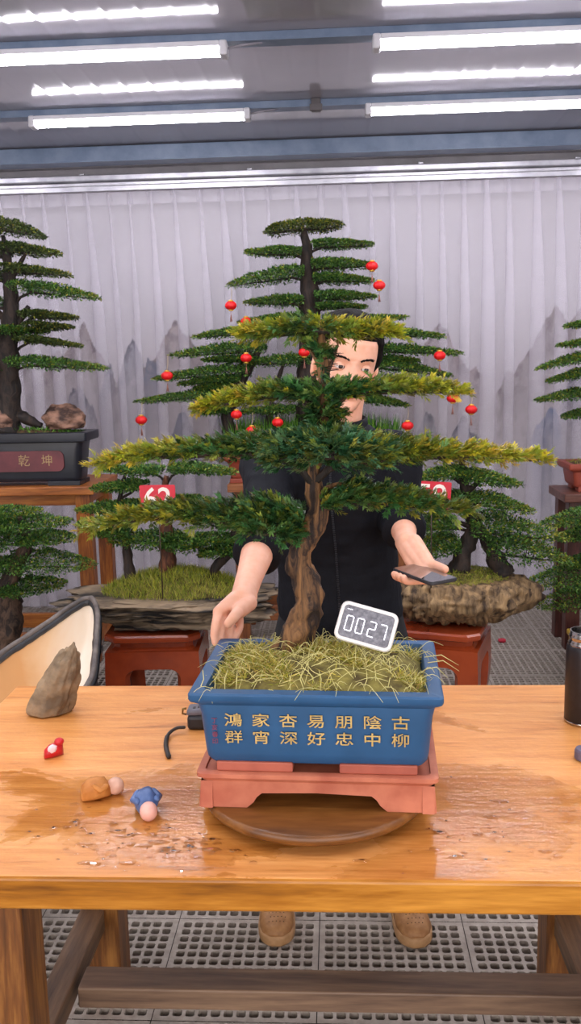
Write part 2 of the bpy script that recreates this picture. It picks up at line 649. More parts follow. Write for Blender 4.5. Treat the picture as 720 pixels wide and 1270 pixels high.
def sheer_mat(name, alpha):
    m = bpy.data.materials.new(name); m.use_nodes = True
    nt = m.node_tree
    nt.nodes.clear()
    out = N(nt, 'ShaderNodeOutputMaterial')
    d = N(nt, 'ShaderNodeBsdfDiffuse'); d.inputs['Color'].default_value = lin('#eeeaf4')
    tl = N(nt, 'ShaderNodeBsdfTranslucent'); tl.inputs['Color'].default_value = lin('#eeeaf4')
    a = N(nt, 'ShaderNodeMixShader'); a.inputs[0].default_value = 0.35
    nt.links.new(d.outputs[0], a.inputs[1]); nt.links.new(tl.outputs[0], a.inputs[2])
    tr = N(nt, 'ShaderNodeBsdfTransparent')
    mx = N(nt, 'ShaderNodeMixShader'); mx.inputs[0].default_value = alpha
    nt.links.new(tr.outputs[0], mx.inputs[1]); nt.links.new(a.outputs[0], mx.inputs[2])
    nt.links.new(mx.outputs[0], out.inputs['Surface'])
    return m


M_sheer = sheer_mat('white sheer voile', 0.24)
M_tape = sheer_mat('white heading tape', 0.35)


def make_curtain():
    top, bot = 2.585, 0.03
    Y0 = 5.47
    xs = []
    x = -2.7
    while x < 2.35:
        xs.append(x); x += 0.142 + random.uniform(-0.02, 0.02)
    rows = [top, top - 0.05, top - 0.12, top - 0.3, top - 0.7, 1.4, 0.9, 0.5, bot]
    rings = []
    wob = [(random.uniform(-0.03, 0.03), random.uniform(0.7, 1.3), random.uniform(0.018, 0.034), random.uniform(-0.02, 0.02)) for _ in xs]
    for z in rows:
        t = (top - z) / (top - bot)
        line = []
        for i in range(len(xs) - 1):
            a, b = xs[i], xs[i + 1]
            dr, wd, amp, d2 = wob[i]
            dra = dr * t
            drb = wob[i + 1][0] * t
            w = (0.018 + 0.058 * min(1, (t * 3.0)) ** 0.8) * wd
            sx = a + dra
            ex = b + drb
            # fold: forward, back, forward again (three layers), then a shallow slack span
            line += [(sx, Y0), (sx + w * 0.55, Y0 - 0.022), (sx + w, Y0 - 0.030), (sx + w * 0.9, Y0 - 0.018),
                     (sx + w * 0.4, Y0 - 0.008), (sx + 0.001, Y0 + 0.006), (sx + w * 0.5, Y0 + 0.010), (sx + w * 1.02, Y0 + 0.006)]
            m0 = sx + w * 1.02
            for q in (0.3, 0.55, 0.8):
                line.append((m0 + (ex - m0) * q, Y0 + 0.006 + amp * math.sin(PI * q) * min(1, t * 4 + 0.2)))
        rings.append([(px, py, z) for px, py in line])
    mb = MB().loft(rings, caps=False, closed=False)
    o = mb.build('sheer_curtain', M_sheer, None, recalc=False)
    tag(o, 'white translucent sheer curtain in hanging pleats across the back of the room', 'curtain')
    tb = MB()
    n = 160
    rg = []
    for z in (top, top - 0.075):
        rg.append([(-2.7 + 5.05 * i / n, Y0 + 0.006 + 0.004 * math.sin(i * 1.9), z) for i in range(n + 1)])
    tb.loft(rg, caps=False, closed=False).build('heading_tape', M_tape, o, recalc=False)


make_curtain()
rail = MB()
rail.box((-0.15, 5.47, 2.625), (5.3, 0.05, 0.022), 0.004)
rail.box((-0.15, 5.45, 2.60), (5.3, 0.012, 0.03), 0.003)
rail.box((-0.15, 5.455, 2.655), (5.3, 0.09, 0.035), 0.006)
ro = rail.build('curtain_rail', M_alu)
tag(ro, 'long pale metal curtain rail above the white sheer curtain', 'rail')
for x in (-1.5, -0.5, 0.5, 1.4):
    MB().box((x, 5.53, 2.68), (0.03, 0.16, 0.02), 0.003).build('bracket', M_alu, ro)

# ================================================================== FURNITURE
W_dark = ['#3a1d0a', '#5c3213', '#7a4a1e']


def tabletop_mat():
    m, nt, b = newmat('oiled plank tabletop')
    v = coords(nt, (0.09, 1, 1))
    f = noise_tex(nt, v, 26, 6, 0.62, 0.8)
    g = noise_tex(nt, v, 120, 3, 0.6)
    a = N(nt, 'ShaderNodeMath', operation='MULTIPLY_ADD')
    nt.links.new(g, a.inputs[0]); a.inputs[1].default_value = 0.3
    s = N(nt, 'ShaderNodeMath', operation='MULTIPLY'); nt.links.new(f, s.inputs[0]); s.inputs[1].default_value = 0.75
    nt.links.new(s.outputs[0], a.inputs[2])
    dry = ramp(nt, a.outputs[0], [(0.30, '#965522'), (0.42, '#cf8642'), (0.56, '#e09a55'), (0.72, '#e9ad6c')])
    wetc = ramp(nt, a.outputs[0], [(0.30, '#5a3212'), (0.45, '#9c5c1e'), (0.70, '#c07a2c')])
    # wet patches
    p = coords(nt, (0.55, 1, 1))
    wn = noise_tex(nt, p, 5.5, 5, 0.6, 0.6)
    sep = N(nt, 'ShaderNodeSeparateXYZ')
    tc = N(nt, 'ShaderNodeTexCoord')
    nt.links.new(tc.outputs['Object'], sep.inputs[0])
    # wetter towards the front half of the table, around the turntable
    def gauss(x0, y0, sx, sy):
        vx = N(nt, 'ShaderNodeVectorMath', operation='SUBTRACT'); nt.links.new(tc.outputs['Object'], vx.inputs[0]); vx.inputs[1].default_value = (x0, y0, 0.76)
        vm = N(nt, 'ShaderNodeVectorMath', operation='MULTIPLY'); nt.links.new(vx.outputs[0], vm.inputs[0]); vm.inputs[1].default_value = (1 / sx, 1 / sy, 1)
        ln = N(nt, 'ShaderNodeVectorMath', operation='LENGTH'); nt.links.new(vm.outputs[0], ln.inputs[0])
        mp = N(nt, 'ShaderNodeMapRange'); nt.links.new(ln.outputs['Value'], mp.inputs['Value'])
        mp.inputs['From Min'].default_value = 1.0; mp.inputs['From Max'].default_value = 0.0
        return mp.outputs[0]
    def add(x, y):
        n = N(nt, 'ShaderNodeMath', operation='ADD'); nt.links.new(x, n.inputs[0]); nt.links.new(y, n.inputs[1]); return n.outputs[0]
    area = add(add(gauss(-0.06, 1.47, 0.52, 0.34), gauss(-0.38, 1.44, 0.34, 0.24)), gauss(0.22, 1.44, 0.34, 0.26))
    w1 = N(nt, 'ShaderNodeMath', operation='MULTIPLY_ADD'); nt.links.new(area, w1.inputs[0]); w1.inputs[1].default_value = 0.26; nt.links.new(wn, w1.inputs[2])
    wet = N(nt, 'ShaderNodeMapRange'); nt.links.new(w1.outputs[0], wet.inputs['Value'])
    wet.inputs['From Min'].default_value = 0.60; wet.inputs['From Max'].default_value = 0.68
    mx = N(nt, 'ShaderNodeMix', data_type='RGBA')
    k = N(nt, 'ShaderNodeMath', operation='MULTIPLY'); nt.links.new(wet.outputs[0], k.inputs[0]); k.inputs[1].default_value = 0.62
    nt.links.new(k.outputs[0], mx.inputs['Factor']); nt.links.new(dry, mx.inputs['A']); nt.links.new(wetc, mx.inputs['B'])
    nt.links.new(mx.outputs['Result'], b.inputs['Base Color'])
    r = N(nt, 'ShaderNodeMapRange'); nt.links.new(wet.outputs[0], r.inputs['Value'])
    r.inputs['To Min'].default_value = 0.40; r.inputs['To Max'].default_value = 0.10
    nt.links.new(r.outputs[0], b.inputs['Roughness'])
    rip = noise_tex(nt, coords(nt, (0.5, 1, 1)), 90, 3)
    hm = N(nt, 'ShaderNodeMath', operation='MULTIPLY_ADD'); nt.links.new(rip, hm.inputs[0]); hm.inputs[1].default_value = 0.5; nt.links.new(a.outputs[0], hm.inputs[2])
    bump(nt, b, hm.outputs[0], 0.45, 0.003)
    return m


M_top = tabletop_mat()
M_leg = wood('brown plank legs', ['#3a200f', '#70431b', '#a06c32'], 'Z', 5, 0.45, 10)
M_rail = wood('weathered brown rails', ['#4a3a30', '#6f5746', '#8a6f58'], 'X', 5, 0.5, 12)
M_side = wood('weathered brown side rails', ['#443228', '#6f5540', '#8d6d50'], 'Y', 5, 0.5, 12)
M_edge = wood('oiled plank edge', ['#5e3309', '#a0641a', '#c98a35'], 'X', 5, 0.30, 12, 0.1)

table = thing('workbench', 'long thick plank wooden workbench with wet patches in the foreground', 'table', (0, 1.68, 0))
mb = MB()
mb.box((0.02, 1.68, 0.731), (1.68, 0.845, 0.058), 0.007, seg=3)
o = mb.build('tabletop', [M_top, M_edge], table)
for p in o.data.polygons:
    p.material_index = 0 if p.normal.z > 0.9 else 1
for x, y, w in ((-0.585, 1.345, 0.115), (0.555, 1.345, 0.115), (-0.595, 1.99, 0.09), (0.53, 1.99, 0.10)):
    MB().box((x, y, 0.351), (w, 0.10, 0.702), 0.006).build('leg', M_leg, table)
for x in (-0.612, 0.525):
    MB().box((x, 1.67, 0.222), (0.058, 0.70 - 0.11, 0.056), 0.004).build('side_rail', M_side, table)
MB().box((-0.03, 1.70, 0.226), (1.075, 0.072, 0.048), 0.004).build('stretcher', M_rail, table)
for y in (1.40, 1.96):
    MB().box((-0.02, y, 0.682), (1.06, 0.05, 0.038), 0.003).build('apron', M_side, table)

# water drops on the bench
M_water, _nt, _b = newmat('water')
_t = N(_nt, 'ShaderNodeBsdfTransparent'); _g = N(_nt, 'ShaderNodeBsdfGlossy'); _g.inputs['Roughness'].default_value = 0.04
_f = N(_nt, 'ShaderNodeFresnel'); _f.inputs['IOR'].default_value = 1.36
_m = N(_nt, 'ShaderNodeMixShader')
_nt.links.new(_f.outputs[0], _m.inputs[0]); _nt.links.new(_t.outputs[0], _m.inputs[1]); _nt.links.new(_g.outputs[0], _m.inputs[2])
_nt.links.new(_m.outputs[0], _nt.nodes['Material Output'].inputs['Surface'])
mb = MB()
for k in range(320):
    q = random.random()
    if q < 0.62:
        x, y = random.gauss(-0.30, 0.12), random.gauss(1.365, 0.045)
    elif q < 0.85:
        x, y = random.gauss(0.18, 0.10), random.gauss(1.40, 0.06)
    else:
        x, y = random.uniform(-0.6, 0.45), random.uniform(1.30, 1.62)
    if not (-0.75 < x < 0.6 and 1.275 < y < 2.0) or math.hypot(x + 0.05, y - 1.525) < 0.225:
        continue
    big = k < 14
    r = 0.006 if big else random.choice((0.002, 0.003, 0.003, 0.004, 0.007))
    sx = random.uniform(1.0, 2.6)
    n = 12
    rings = []
    ph = [random.uniform(0.75, 1.2) for _ in range(n)]
    for u, h in ((1, 0.0), (0.9, 0.12), (0.66, 0.22), (0.33, 0.28)):
        rings.append([(x + r * sx * u * ph[j] * math.cos(2 * PI * j / n), y + r * u * ph[j] * math.sin(2 * PI * j / n), 0.7598 + h * r) for j in range(n)])
    mb.loft(rings, caps=False)
    mb.add(rings[-1], [tuple(range(n))])
o = mb.build('water_drops', M_water)
tag(o, 'clear water drops and small puddles splashed on the front of the bench', 'water', kind='stuff')


# ------------------------------------------------------------------ red-brown stools
M_stool = speckled('red brown lacquer', '#7a2c14', '#98401e', 5, 0.22, 0.05, 0.003, spec=0.5)


def make_stool(c, rz, label, w=0.40, h=0.455):
    t = thing('wooden_stool', label, 'stool', (c[0], c[1], 0), 'red brown stools carrying bonsai')
    R = Matrix.Translation((c[0], c[1], 0)) @ Matrix.Rotation(rz, 4, 'Z')
    # seat slab with clipped corners and a stepped edge
    def octo(a, k):
        return [(a, -a + k), (a, a - k), (a - k, a), (-a + k, a), (-a, a - k), (-a, -a + k), (-a + k, -a), (a - k, -a)]
    H = w / 2
    mb = MB()
    mb.loft([[(x, y, z) for x, y in octo(a, 0.045)] for a, z in ((H - 0.012, h - 0.034), (H - 0.002, h - 0.028), (H, h - 0.018), (H, h - 0.008), (H - 0.006, h)) ], smooth=False)
    mb.xform(R); mb.build('seat', M_stool, t)
    mb = MB()
    mb.loft([[(x, y, z) for x, y in octo(a, 0.03)] for a, z in ((H - 0.02, h - 0.075), (H - 0.035, h - 0.06), (H - 0.035, h - 0.034))], smooth=False)
    mb.xform(R); mb.build('waist', M_stool, t)
    ht = h - 0.07
    def bulge(z):
        u = z / ht
        return 0.018 * math.sin(PI * min(1, u * 1.02)) + 0.012 * (u ** 2) - 0.014 * (1 - u)
    A = H - 0.018
    lw, ah, rc = 0.075, 0.075, 0.045
    n = 10
    # outline strip of one side: outer U and inner rounded arch
    outer, inner = [], []
    for k in range(n + 1):
        z = ht * k / n
        outer.append((-A, z)); inner.append((-A + lw + (0.0 if z < ht - ah - rc else 0), min(z, ht - ah - rc) if k < n else ht - ah - rc))
    inner = [(-A + lw, (ht - ah - rc) * k / n) for k in range(n + 1)]
    arc = [(-A + lw + rc - rc * math.cos(a), ht - ah - rc + rc * math.sin(a)) for a in np.linspace(0, PI / 2, 7)[1:]]
    m = len(arc)
    outer_c = [(-A + (lw + rc) * (k + 1) / m * 1.0, ht) for k in range(m)]
    L_out, L_in = outer + outer_c, inner + arc
    def strip(po, pi, side, mb):
        rings_f, rings_b = [], []
        q = 5
        for (ax, az), (bx, bz) in zip(po, pi):
            row_f, row_b = [], []
            for i in range(q + 1):
                s = i / q
                x, z = ax + (bx - ax) * s, az + (bz - az) * s
                e = bulge(z)
                x2 = x * (A + e) / A
                row_f.append((x2, -(A + e), z)); row_b.append((x * (A + e - 0.028) / A, -(A + e - 0.028), z))
            rings_f.append(row_f + row_b[::-1])
        s0 = len(mb.v)
        mb.loft(rings_f, smooth=True)
        mb.xform(Matrix.Rotation(side * PI / 2, 4, 'Z'), s0)
    mir = lambda P: [(-x, z) for x, z in P]
    for s in range(4):
        mb = MB()
        strip(L_out, L_in, s, mb)
        strip(mir(L_out), mir(L_in), s - 1, mb)
        mb.xform(R); mb.build('leg', M_stool, t, 40)
    for s in range(4):
        mb = MB()
        xs = np.linspace(-A + lw + rc, A - lw - rc, 6)
        strip([(x, ht) for x in xs], [(x, ht - ah) for x in xs], s, mb)
        mb.xform(R); mb.build('apron', M_stool, t, 40)
        mb = MB().box((0, -(A - 0.022), 0.022), (2 * A - 2 * lw + 0.02, 0.03, 0.03), 0.004)
        mb.xform(Matrix.Rotation(s * PI / 2, 4, 'Z')); mb.xform(R); mb.build('foot_rail', M_stool, t)
    return t


make_stool((-0.79, 3.68), 0.05, 'red brown wooden stool under the layered slab planting at left')
make_stool((0.42, 3.70), -0.30, 'red brown wooden stool under the bark-like rock pot at right')


# ------------------------------------------------------------------ plant tables at the back
def make_stand(name, label, c, w, d, h, lw, mats, top_t=0.045, apron=0.06, rail_z=0.12, over=0.03, cat='table'):
    t = thing(name, label, cat, (c[0], c[1], 0))
    mt, ml = mats
    MB().box((c[0], c[1], h - top_t / 2), (w, d, top_t), 0.005).build('top', mt, t)
    lx, ly = w / 2 - over - lw / 2, d / 2 - over - lw / 2
    for sx in (-1, 1):
        for sy in (-1, 1):
            MB().box((c[0] + sx * lx, c[1] + sy * ly, (h - top_t) / 2), (lw, lw, h - top_t), 0.004).build('leg', ml, t)
    for sy in (-1, 1):
        if apron: MB().box((c[0], c[1] + sy * ly, h - top_t - apron / 2), (2 * lx - lw, 0.025, apron), 0.003).build('apron', mt, t)
        if rail_z: MB().box((c[0], c[1] + sy * ly, rail_z), (2 * lx - lw, 0.03, 0.085), 0.003).build('rail', mt, t)
    for sx in (-1, 1):
        if apron: MB().box((c[0] + sx * lx, c[1], h - top_t - apron / 2), (0.025, 2 * ly - lw, apron), 0.003).build('apron', mt, t)
        if rail_z: MB().box((c[0] + sx * lx, c[1], rail_z), (0.03, 2 * ly - lw, 0.085), 0.003).build('rail', mt, t)
    return t


M_pine = wood('warm orange timber', ['#5a2d10', '#98561f', '#b9742f'], 'X', 5, 0.42, 10)
M_pinel = wood('warm orange timber posts', ['#4a220c', '#854819', '#ab6828'], 'Z', 6, 0.45, 10)
M_dk = wood('dark red brown timber', ['#2a1410', '#4a2620', '#623630'], 'Z', 5, 0.4, 8)
M_dkt = wood('dark red brown board', ['#3a2018', '#5a352a', '#7a4f40'], 'X', 5, 0.4, 8)
M_mid = wood('mid brown timber', ['#4e2a16', '#7d4724', '#9c6236'], 'X', 5, 0.45, 10)
M_midl = wood('mid brown posts', ['#4e2a16', '#7d4724', '#9c6236'], 'Z', 5, 0.45, 10)

make_stand('plant_table', 'orange timber table carrying the black pot at left', (-1.83, 4.68), 1.16, 0.52, 0.955, 0.075, (M_pine, M_pinel))
make_stand('plant_table', 'brown timber table behind the man carrying the tall layered bonsai', (-0.10, 5.02), 1.02, 0.46, 0.905, 0.07, (M_mid, M_midl), rail_z=0.16)
make_stand('plant_stand', 'tall dark red brown stand carrying a small red pot at the right edge', (1.40, 4.80), 0.46, 0.36, 0.85, 0.075, (M_dkt, M_dk), apron=0.0, rail_z=0.30, cat='stand')

# ================================================================== PLANTS
M_leaf_fg = attr_mat('broad yew needles', 0.42, 0.45, 0.22)
M_leaf_bg = attr_mat('small clipped leaves', 0.5, 0.35, 0.18)
M_bark = bark('dark bonsai bark', '#140e0c', '#35271f', 26, 3)
M_bark_red = bark('red brown bonsai bark', '#3c1d10', '#74452a', 26, 3)
M_bark_main = bark('grey brown twisted bark', '#22130d', '#92683f', 34, 7, 1.0)
M_grass = attr_mat('grass and moss', 0.7, 0.2, 0.15)
M_soil = speckled('dark soil', '#2b1e14', '#5a4326', 60, 0.9, 0.5, 0.006)

G_DK = np.array([lin('#16361f')[:3], lin('#29562c')[:3], lin('#41763a')[:3], lin('#5a8c52')[:3]])
G_BG = np.array([lin('#1a381c')[:3], lin('#2f5526')[:3], lin('#48722e')[:3], lin('#688c3a')[:3]])
G_YE = np.array([lin('#aeb02c')[:3], lin('#d0c436')[:3], lin('#97a430')[:3], lin('#c8a838')[:3]])
G_OR = np.array([lin('#d39a26')[:3], lin('#c87a1e')[:3]])


def leaf_mesh(name, pos, dirs, ups, length, width, cols, mat, parent):
    n = len(pos)
    d = dirs / np.maximum(np.linalg.norm(dirs, axis=1, keepdims=True), 1e-6)
    s = np.cross(d, ups); s /= np.maximum(np.linalg.norm(s, axis=1, keepdims=True), 1e-6)
    u = np.cross(s, d)
    L = np.asarray(length).reshape(-1, 1) * np.ones((n, 1)); Wd = np.asarray(width).reshape(-1, 1) * np.ones((n, 1))
    base = pos; tip = pos + d * L - u * L * 0.06
    mid = pos + d * L * 0.45
    l = mid - s * Wd * 0.5 + u * Wd * 0.18; r = mid + s * Wd * 0.5 + u * Wd * 0.18
    V = np.stack([base, l, tip, r], 1).reshape(-1, 3)
    i = np.arange(n)[:, None] * 4
    F = np.concatenate([i + np.array([[0, 2, 1]]), i + np.array([[0, 3, 2]])], 1).reshape(-1)
    me = bpy.data.meshes.new(name)
    me.vertices.add(len(V)); me.vertices.foreach_set('co', V.ravel().astype(np.float32))
    me.loops.add(len(F)); me.loops.foreach_set('vertex_index', F.astype(np.int32))
    me.polygons.add(len(F) // 3); me.polygons.foreach_set('loop_start', np.arange(0, len(F), 3, dtype=np.int32))
    me.update(calc_edges=True)
    a = me.color_attributes.new('Col', 'FLOAT_COLOR', 'POINT')
    C = np.ones((n, 4, 4), np.float32); C[:, :, :3] = cols[:, None, :]
    a.data.foreach_set('color', C.ravel())
    me.materials.append(mat)
    o = bpy.data.objects.new(name, me); COL.objects.link(o)
    if parent is not None:
        o.parent = parent; o.matrix_parent_inverse = world(parent).inverted()
    return o


def pick(pal, n):
    a = pal[RNG.integers(0, len(pal), n)]; b = pal[RNG.integers(0, len(pal), n)]
    t = RNG.random((n, 1))
    return (a * t + b * (1 - t)) * RNG.uniform(0.75, 1.2, (n, 1))


def pad(root, Y0, pts, dw, n, style='bg', yel=None, join=None, br=0.006, pal=None, leafk=1.0, tag_label=None, both=False, thick=1.0, mat=M_bark, yback=1.0):
    """one clipped foliage layer. pts: (px, py, thickness px) along its length from trunk end to tip (or tip to tip when both)"""
    P = smooth_path(pts, 40)
    C = np.array([at(a, b, Y0) for a, b, _ in P])
    k = np.array([mpp(c) for c in C])
    th = np.maximum(P[:, 2], 1.5) * k * thick
    seg = np.concatenate([[0], np.cumsum(np.linalg.norm(np.diff(C, axis=0), axis=1))]); Ltot = seg[-1]
    s = seg / Ltot
    prof = np.clip(th / th.max(), 0.05, 1)
    w = dw * np.clip(prof ** 0.8, 0.12, 1) * np.where(s > 0.93, np.sqrt(np.clip((1 - s) / 0.07, 0.05, 1)), 1)
    if both: w = w * np.where(s < 0.07, np.sqrt(np.clip(s / 0.07, 0.05, 1)), 1)
    # branch
    path = []
    if join is not None:
        J = at(join[0], join[1], Y0)
        path = [J, J * 0.45 + C[3] * 0.55 + np.array([0, 0, -0.004]), C[6] + np.array([0, 0, -th[6] * 0.2])]
    idx = range(8 if join is not None else 0, 39, 4)
    path += [C[i] + np.array([0, RNG.uniform(-.15, .15) * w[i], -th[i] * 0.22]) for i in idx]
    rad = np.linspace(br, br * 0.22, len(path))
    if both: rad = br * np.sin(np.linspace(0.25, PI - 0.25, len(path)))
    mb = MB().tube(path, rad, 7, noise=0.25, nscale=60)
    # side twigs inside the layer
    for q in range(7):
        i = int(RNG.integers(4, 36)); sg = RNG.choice([-1, 1])
        a = C[i] + np.array([0, 0, -th[i] * 0.22]); e = a + np.array([np.sign(C[-1][0] - C[0][0]) * 0.03, sg * w[i] * 0.75, th[i] * 0.25])
        mb.tube([a, (a + e) / 2 + np.array([0, 0, th[i] * .05]), e], [br * 0.35, br * 0.25, br * 0.12], 5)
    b = mb.build('branch', mat, root)
    # foliage
    cdf = np.cumsum(w * (0.5 + 0.5 * prof)); cdf /= cdf[-1]
    def sample(m):
        u = np.interp(RNG.random(m), cdf, s)
        c = np.stack([np.interp(u, s, C[:, j]) for j in range(3)], 1)
        ww = np.interp(u, s, w); tt = np.interp(u, s, th)
        lat = np.sign(RNG.random(m) - 0.5) * RNG.random(m) ** 0.6
        v = np.where(RNG.random(m) < 0.68, RNG.uniform(0.2, 1, m), RNG.uniform(-1, 0.3, m)) * np.sqrt(np.clip(1 - lat ** 2, 0.03, 1))
        # lumpy top, as clipped cushions are
        lump = (vnoise(np.stack([c[:, 0] * 28 + Y0 * 9, lat * 3.0, c[:, 2] * 3], 1), 5) - 0.45) * 0.55
        pos = c + np.stack([np.zeros(m), lat * ww * np.where(lat > 0, yback, 1.0), (v + lump * (v > 0)) * tt * 0.5], 1)
        tang = np.stack([np.interp(u, s, np.gradient(C[:, j])) for j in range(3)], 1)
        tang /= np.maximum(np.linalg.norm(tang, axis=1, keepdims=True), 1e-9)
        if both:
            tang = tang * np.where(u < 0.5, -1.0, 1.0)[:, None]
        return u, lat, v, pos, tang
    yl = lambda u: np.interp(u, [a for a, _ in (yel or [(0, 0), (1, 0.3)])], [b_ for _, b_ in (yel or [(0, 0), (1, 0.3)])])
    if style == 'fg': n = int(n * 2.3); br = br * 0.8
    pal = G_BG if pal is None and style == 'bg' else (G_DK if pal is None else pal)
    if style == 'bg':
        u, lat, v, pos, tang = sample(n)
        d = tang * 0.6 + np.stack([np.zeros(n), lat * 0.9, 0.25 + 0.6 * v], 1) + RNG.normal(0, 0.55, (n, 3))
        ups = np.tile([0, 0, 1.0], (n, 1)) + RNG.normal(0, 0.5, (n, 3))
        cols = pick(pal, n)
        y = (RNG.random(n) < yl(u) * np.where(v > 0, 1, 0.4))[:, None]
        cols = np.where(y, cols * 0.5 + pick(G_YE, n) * 0.36, cols) * 1.12
        Lf = RNG.uniform(0.011, 0.019, n) * leafk
        return leaf_mesh('foliage', pos, d, ups, Lf, Lf * 0.5, cols, M_leaf_bg, b)
    # foreground: feathered shoots
    u, lat, v, pos, tang = sample(n)
    sd = tang * 0.95 + np.stack([np.zeros(n), lat * 0.8, 0.35 + 0.45 * v], 1) + RNG.normal(0, 0.42, (n, 3))
    sd /= np.linalg.norm(sd, axis=1, keepdims=True)
    SL = RNG.uniform(0.011, 0.023, n) * leafk
    m = 14
    side = np.cross(sd, np.array([0, 0, 1.0]) + RNG.normal(0, 0.25, (n, 3))); side /= np.linalg.norm(side, axis=1, keepdims=True)
    upv = np.cross(side, sd)
    shoot_col = pick(pal, n)
    ymix = np.clip(yl(u) + RNG.normal(0, 0.22, n), 0, 1)[:, None]
    ye = pick(G_YE, n)
    AP, AD, AU, AC, AL = [], [], [], [], []
    for q in range(m):
        f = q / (m - 1)
        p = pos + sd * (SL * f)[:, None]
        ang = (q % 2) * PI + RNG.normal(0, 0.6, n)
        rad_ = side * np.cos(ang)[:, None] + upv * (np.sin(ang) * 0.8)[:, None]
        dd = sd * (0.75 + 0.5 * f) + rad_ * (1.0 - 0.45 * f) + RNG.normal(0, 0.12, (n, 3))
        mixq = np.clip(ymix * (0.55 + 0.75 * f), 0, 1)
        AP.append(p); AD.append(dd); AU.append(upv + RNG.normal(0, .2, (n, 3)))
        AC.append((shoot_col * (1 - mixq) + ye * mixq) * RNG.uniform(0.85, 1.15, (n, 1)))
        AL.append(RNG.uniform(0.0095, 0.0145, n) * leafk * (1 - 0.35 * abs(f - 0.45)))
    AL = np.concatenate(AL)
    return leaf_mesh('foliage', np.concatenate(AP), np.concatenate(AD), np.concatenate(AU), AL, AL * 0.33, np.concatenate(AC), M_leaf_fg, b)


def trunk(root, Y0, pts, mat, name='trunk', n=14, noise=0.35, nscale=22, flare=True, depth=None):
    P = smooth_path(pts, max(10, 5 * len(pts)))
    C = []; R = []
    for q, (x, y, w) in enumerate(P):
        Yq = Y0 if depth is None else Y0 + np.interp(q / (len(P) - 1), np.linspace(0, 1, len(depth)), depth)
        c = at(x, y, Yq); C.append(c); R.append(w * mpp(c) / 2)
    if flare:
        R[0] *= 1.25; R[1] *= 1.1
    C[0] = C[0] + np.array([0, 0, -0.012])
    mb = MB().tube(C, R, n, noise=noise, nscale=nscale)
    return mb.build(name, mat, root)


def grass(name, mesh_pts, n, parent, hmin, hmax, cols, w=0.0016, lean=0.5):
    """blades rooted at sampled points (callable n -> (n,3))"""
    pos = mesh_pts(n)
    d = np.stack([RNG.normal(0, lean, n), RNG.normal(0, lean, n), np.ones(n)], 1)
    L = RNG.uniform(hmin, hmax, n)
    c = pick(cols, n)
    return leaf_mesh(name, pos, d, np.stack([RNG.normal(0, 1, n), RNG.normal(0, 1, n), np.zeros(n)], 1), L, w, c, M_grass, parent)


def box_pot(root, c, w, d, z0, z1, mat, rim=0.014, flare=0.03, rz=0.0, wall=0.02, foot=0.012, foot_mat=None, corner=0.03, name='pot', soil=M_soil, lipw=0.012, mound=0.02):
    """rectangular bonsai pot with a lip, open top, four feet"""
    R = Matrix.Translation((c[0], c[1], 0)) @ Matrix.Rotation(rz, 4, 'Z')
    mb = MB()
    zb = z0 + foot
    H = z1 - zb
    def ring(ww, dd, z, r):
        return [(x, y, z) for x, y in rr(ww, dd, r)]
    b0, b1 = w - 2 * flare, d - 2 * flare * 0.8
    prof = [(b0 - 0.05, b1 - 0.05, zb, corner * 0.5), (b0 - 0.018, b1 - 0.018, zb + 0.001, corner * 0.7), (b0 - 0.004, b1 - 0.004, zb + 0.010, corner * 0.9), (b0, b1, zb + 0.022, corner),
            (b0 + flare * 0.5, b1 + flare * 0.5, zb + H * 0.66, corner), (w - 2 * lipw, d - 2 * lipw, z1 - rim - 0.008, corner * 0.8), (w - 0.004, d - 0.004, z1 - rim, corner * 0.4), (w, d, z1 - rim * 0.7, corner * 0.35), (w, d, z1 - 0.003, corner * 0.35), (w - 0.006, d - 0.006, z1, corner * 0.3),
            (w - 2 * wall + 0.004, d - 2 * wall + 0.004, z1, corner * 0.3), (w - 2 * wall, d - 2 * wall, z1 - 0.003, corner * 0.3), (w - 2 * wall - 0.01, d - 2 * wall - 0.01, z1 - 0.05, corner * 0.3)]
    mb.loft([ring(a, b, z, max(0.004, r)) for a, b, z, r in prof], caps=True)
    mb.xform(R)
    p = mb.build(name, mat, root, 40)
    fx, fy = b0 / 2 - 0.085 * min(1, w / 0.4), b1 / 2 - 0.04 * min(1, w / 0.4)
    fw = 0.13 * min(1.3, w / 0.42)
    for sx in (-1, 1):
        for sy in (-1, 1):
            m2 = MB().box((sx * fx, sy * fy, z0 + foot / 2 + 0.002), (fw, 0.07 * min(1.3, w / 0.4), foot + 0.004), 0.003)
            m2.xform(R); m2.build('foot', foot_mat or mat, root)
    # soil with a gentle mound
    nx, ny = 26, 16
    sw, sd = w - 2 * wall - 0.008, d - 2 * wall - 0.008
    v = []
    for j in range(ny + 1):
        for i in range(nx + 1):
            x, y = (i / nx - 0.5) * sw, (j / ny - 0.5) * sd
            e = (1 - (2 * x / sw) ** 4) * (1 - (2 * y / sd) ** 4)
            z = z1 - 0.016 + mound * e + 0.007 * (mnoise.fractal(Vector((x * 22, y * 22, z0)), 1, 2, 3))
            v.append((x, y, z))
    f = [(j * (nx + 1) + i, j * (nx + 1) + i + 1, (j + 1) * (nx + 1) + i + 1, (j + 1) * (nx + 1) + i) for j in range(ny) for i in range(nx)]
    m3 = MB().add(v, f); m3.xform(R)
    m3.build('soil', soil, root, recalc=False)
    def surf(n):
        x = RNG.uniform(-0.5, 0.5, n) * sw; y = RNG.uniform(-0.5, 0.5, n) * sd
        e = (1 - (2 * x / sw) ** 4) * (1 - (2 * y / sd) ** 4)
        z = z1 - 0.018 + mound * e
        q = np.stack([c[0] + x * math.cos(rz) - y * math.sin(rz), c[1] + x * math.sin(rz) + y * math.cos(rz), z], 1)
        return q
    return p, surf, R


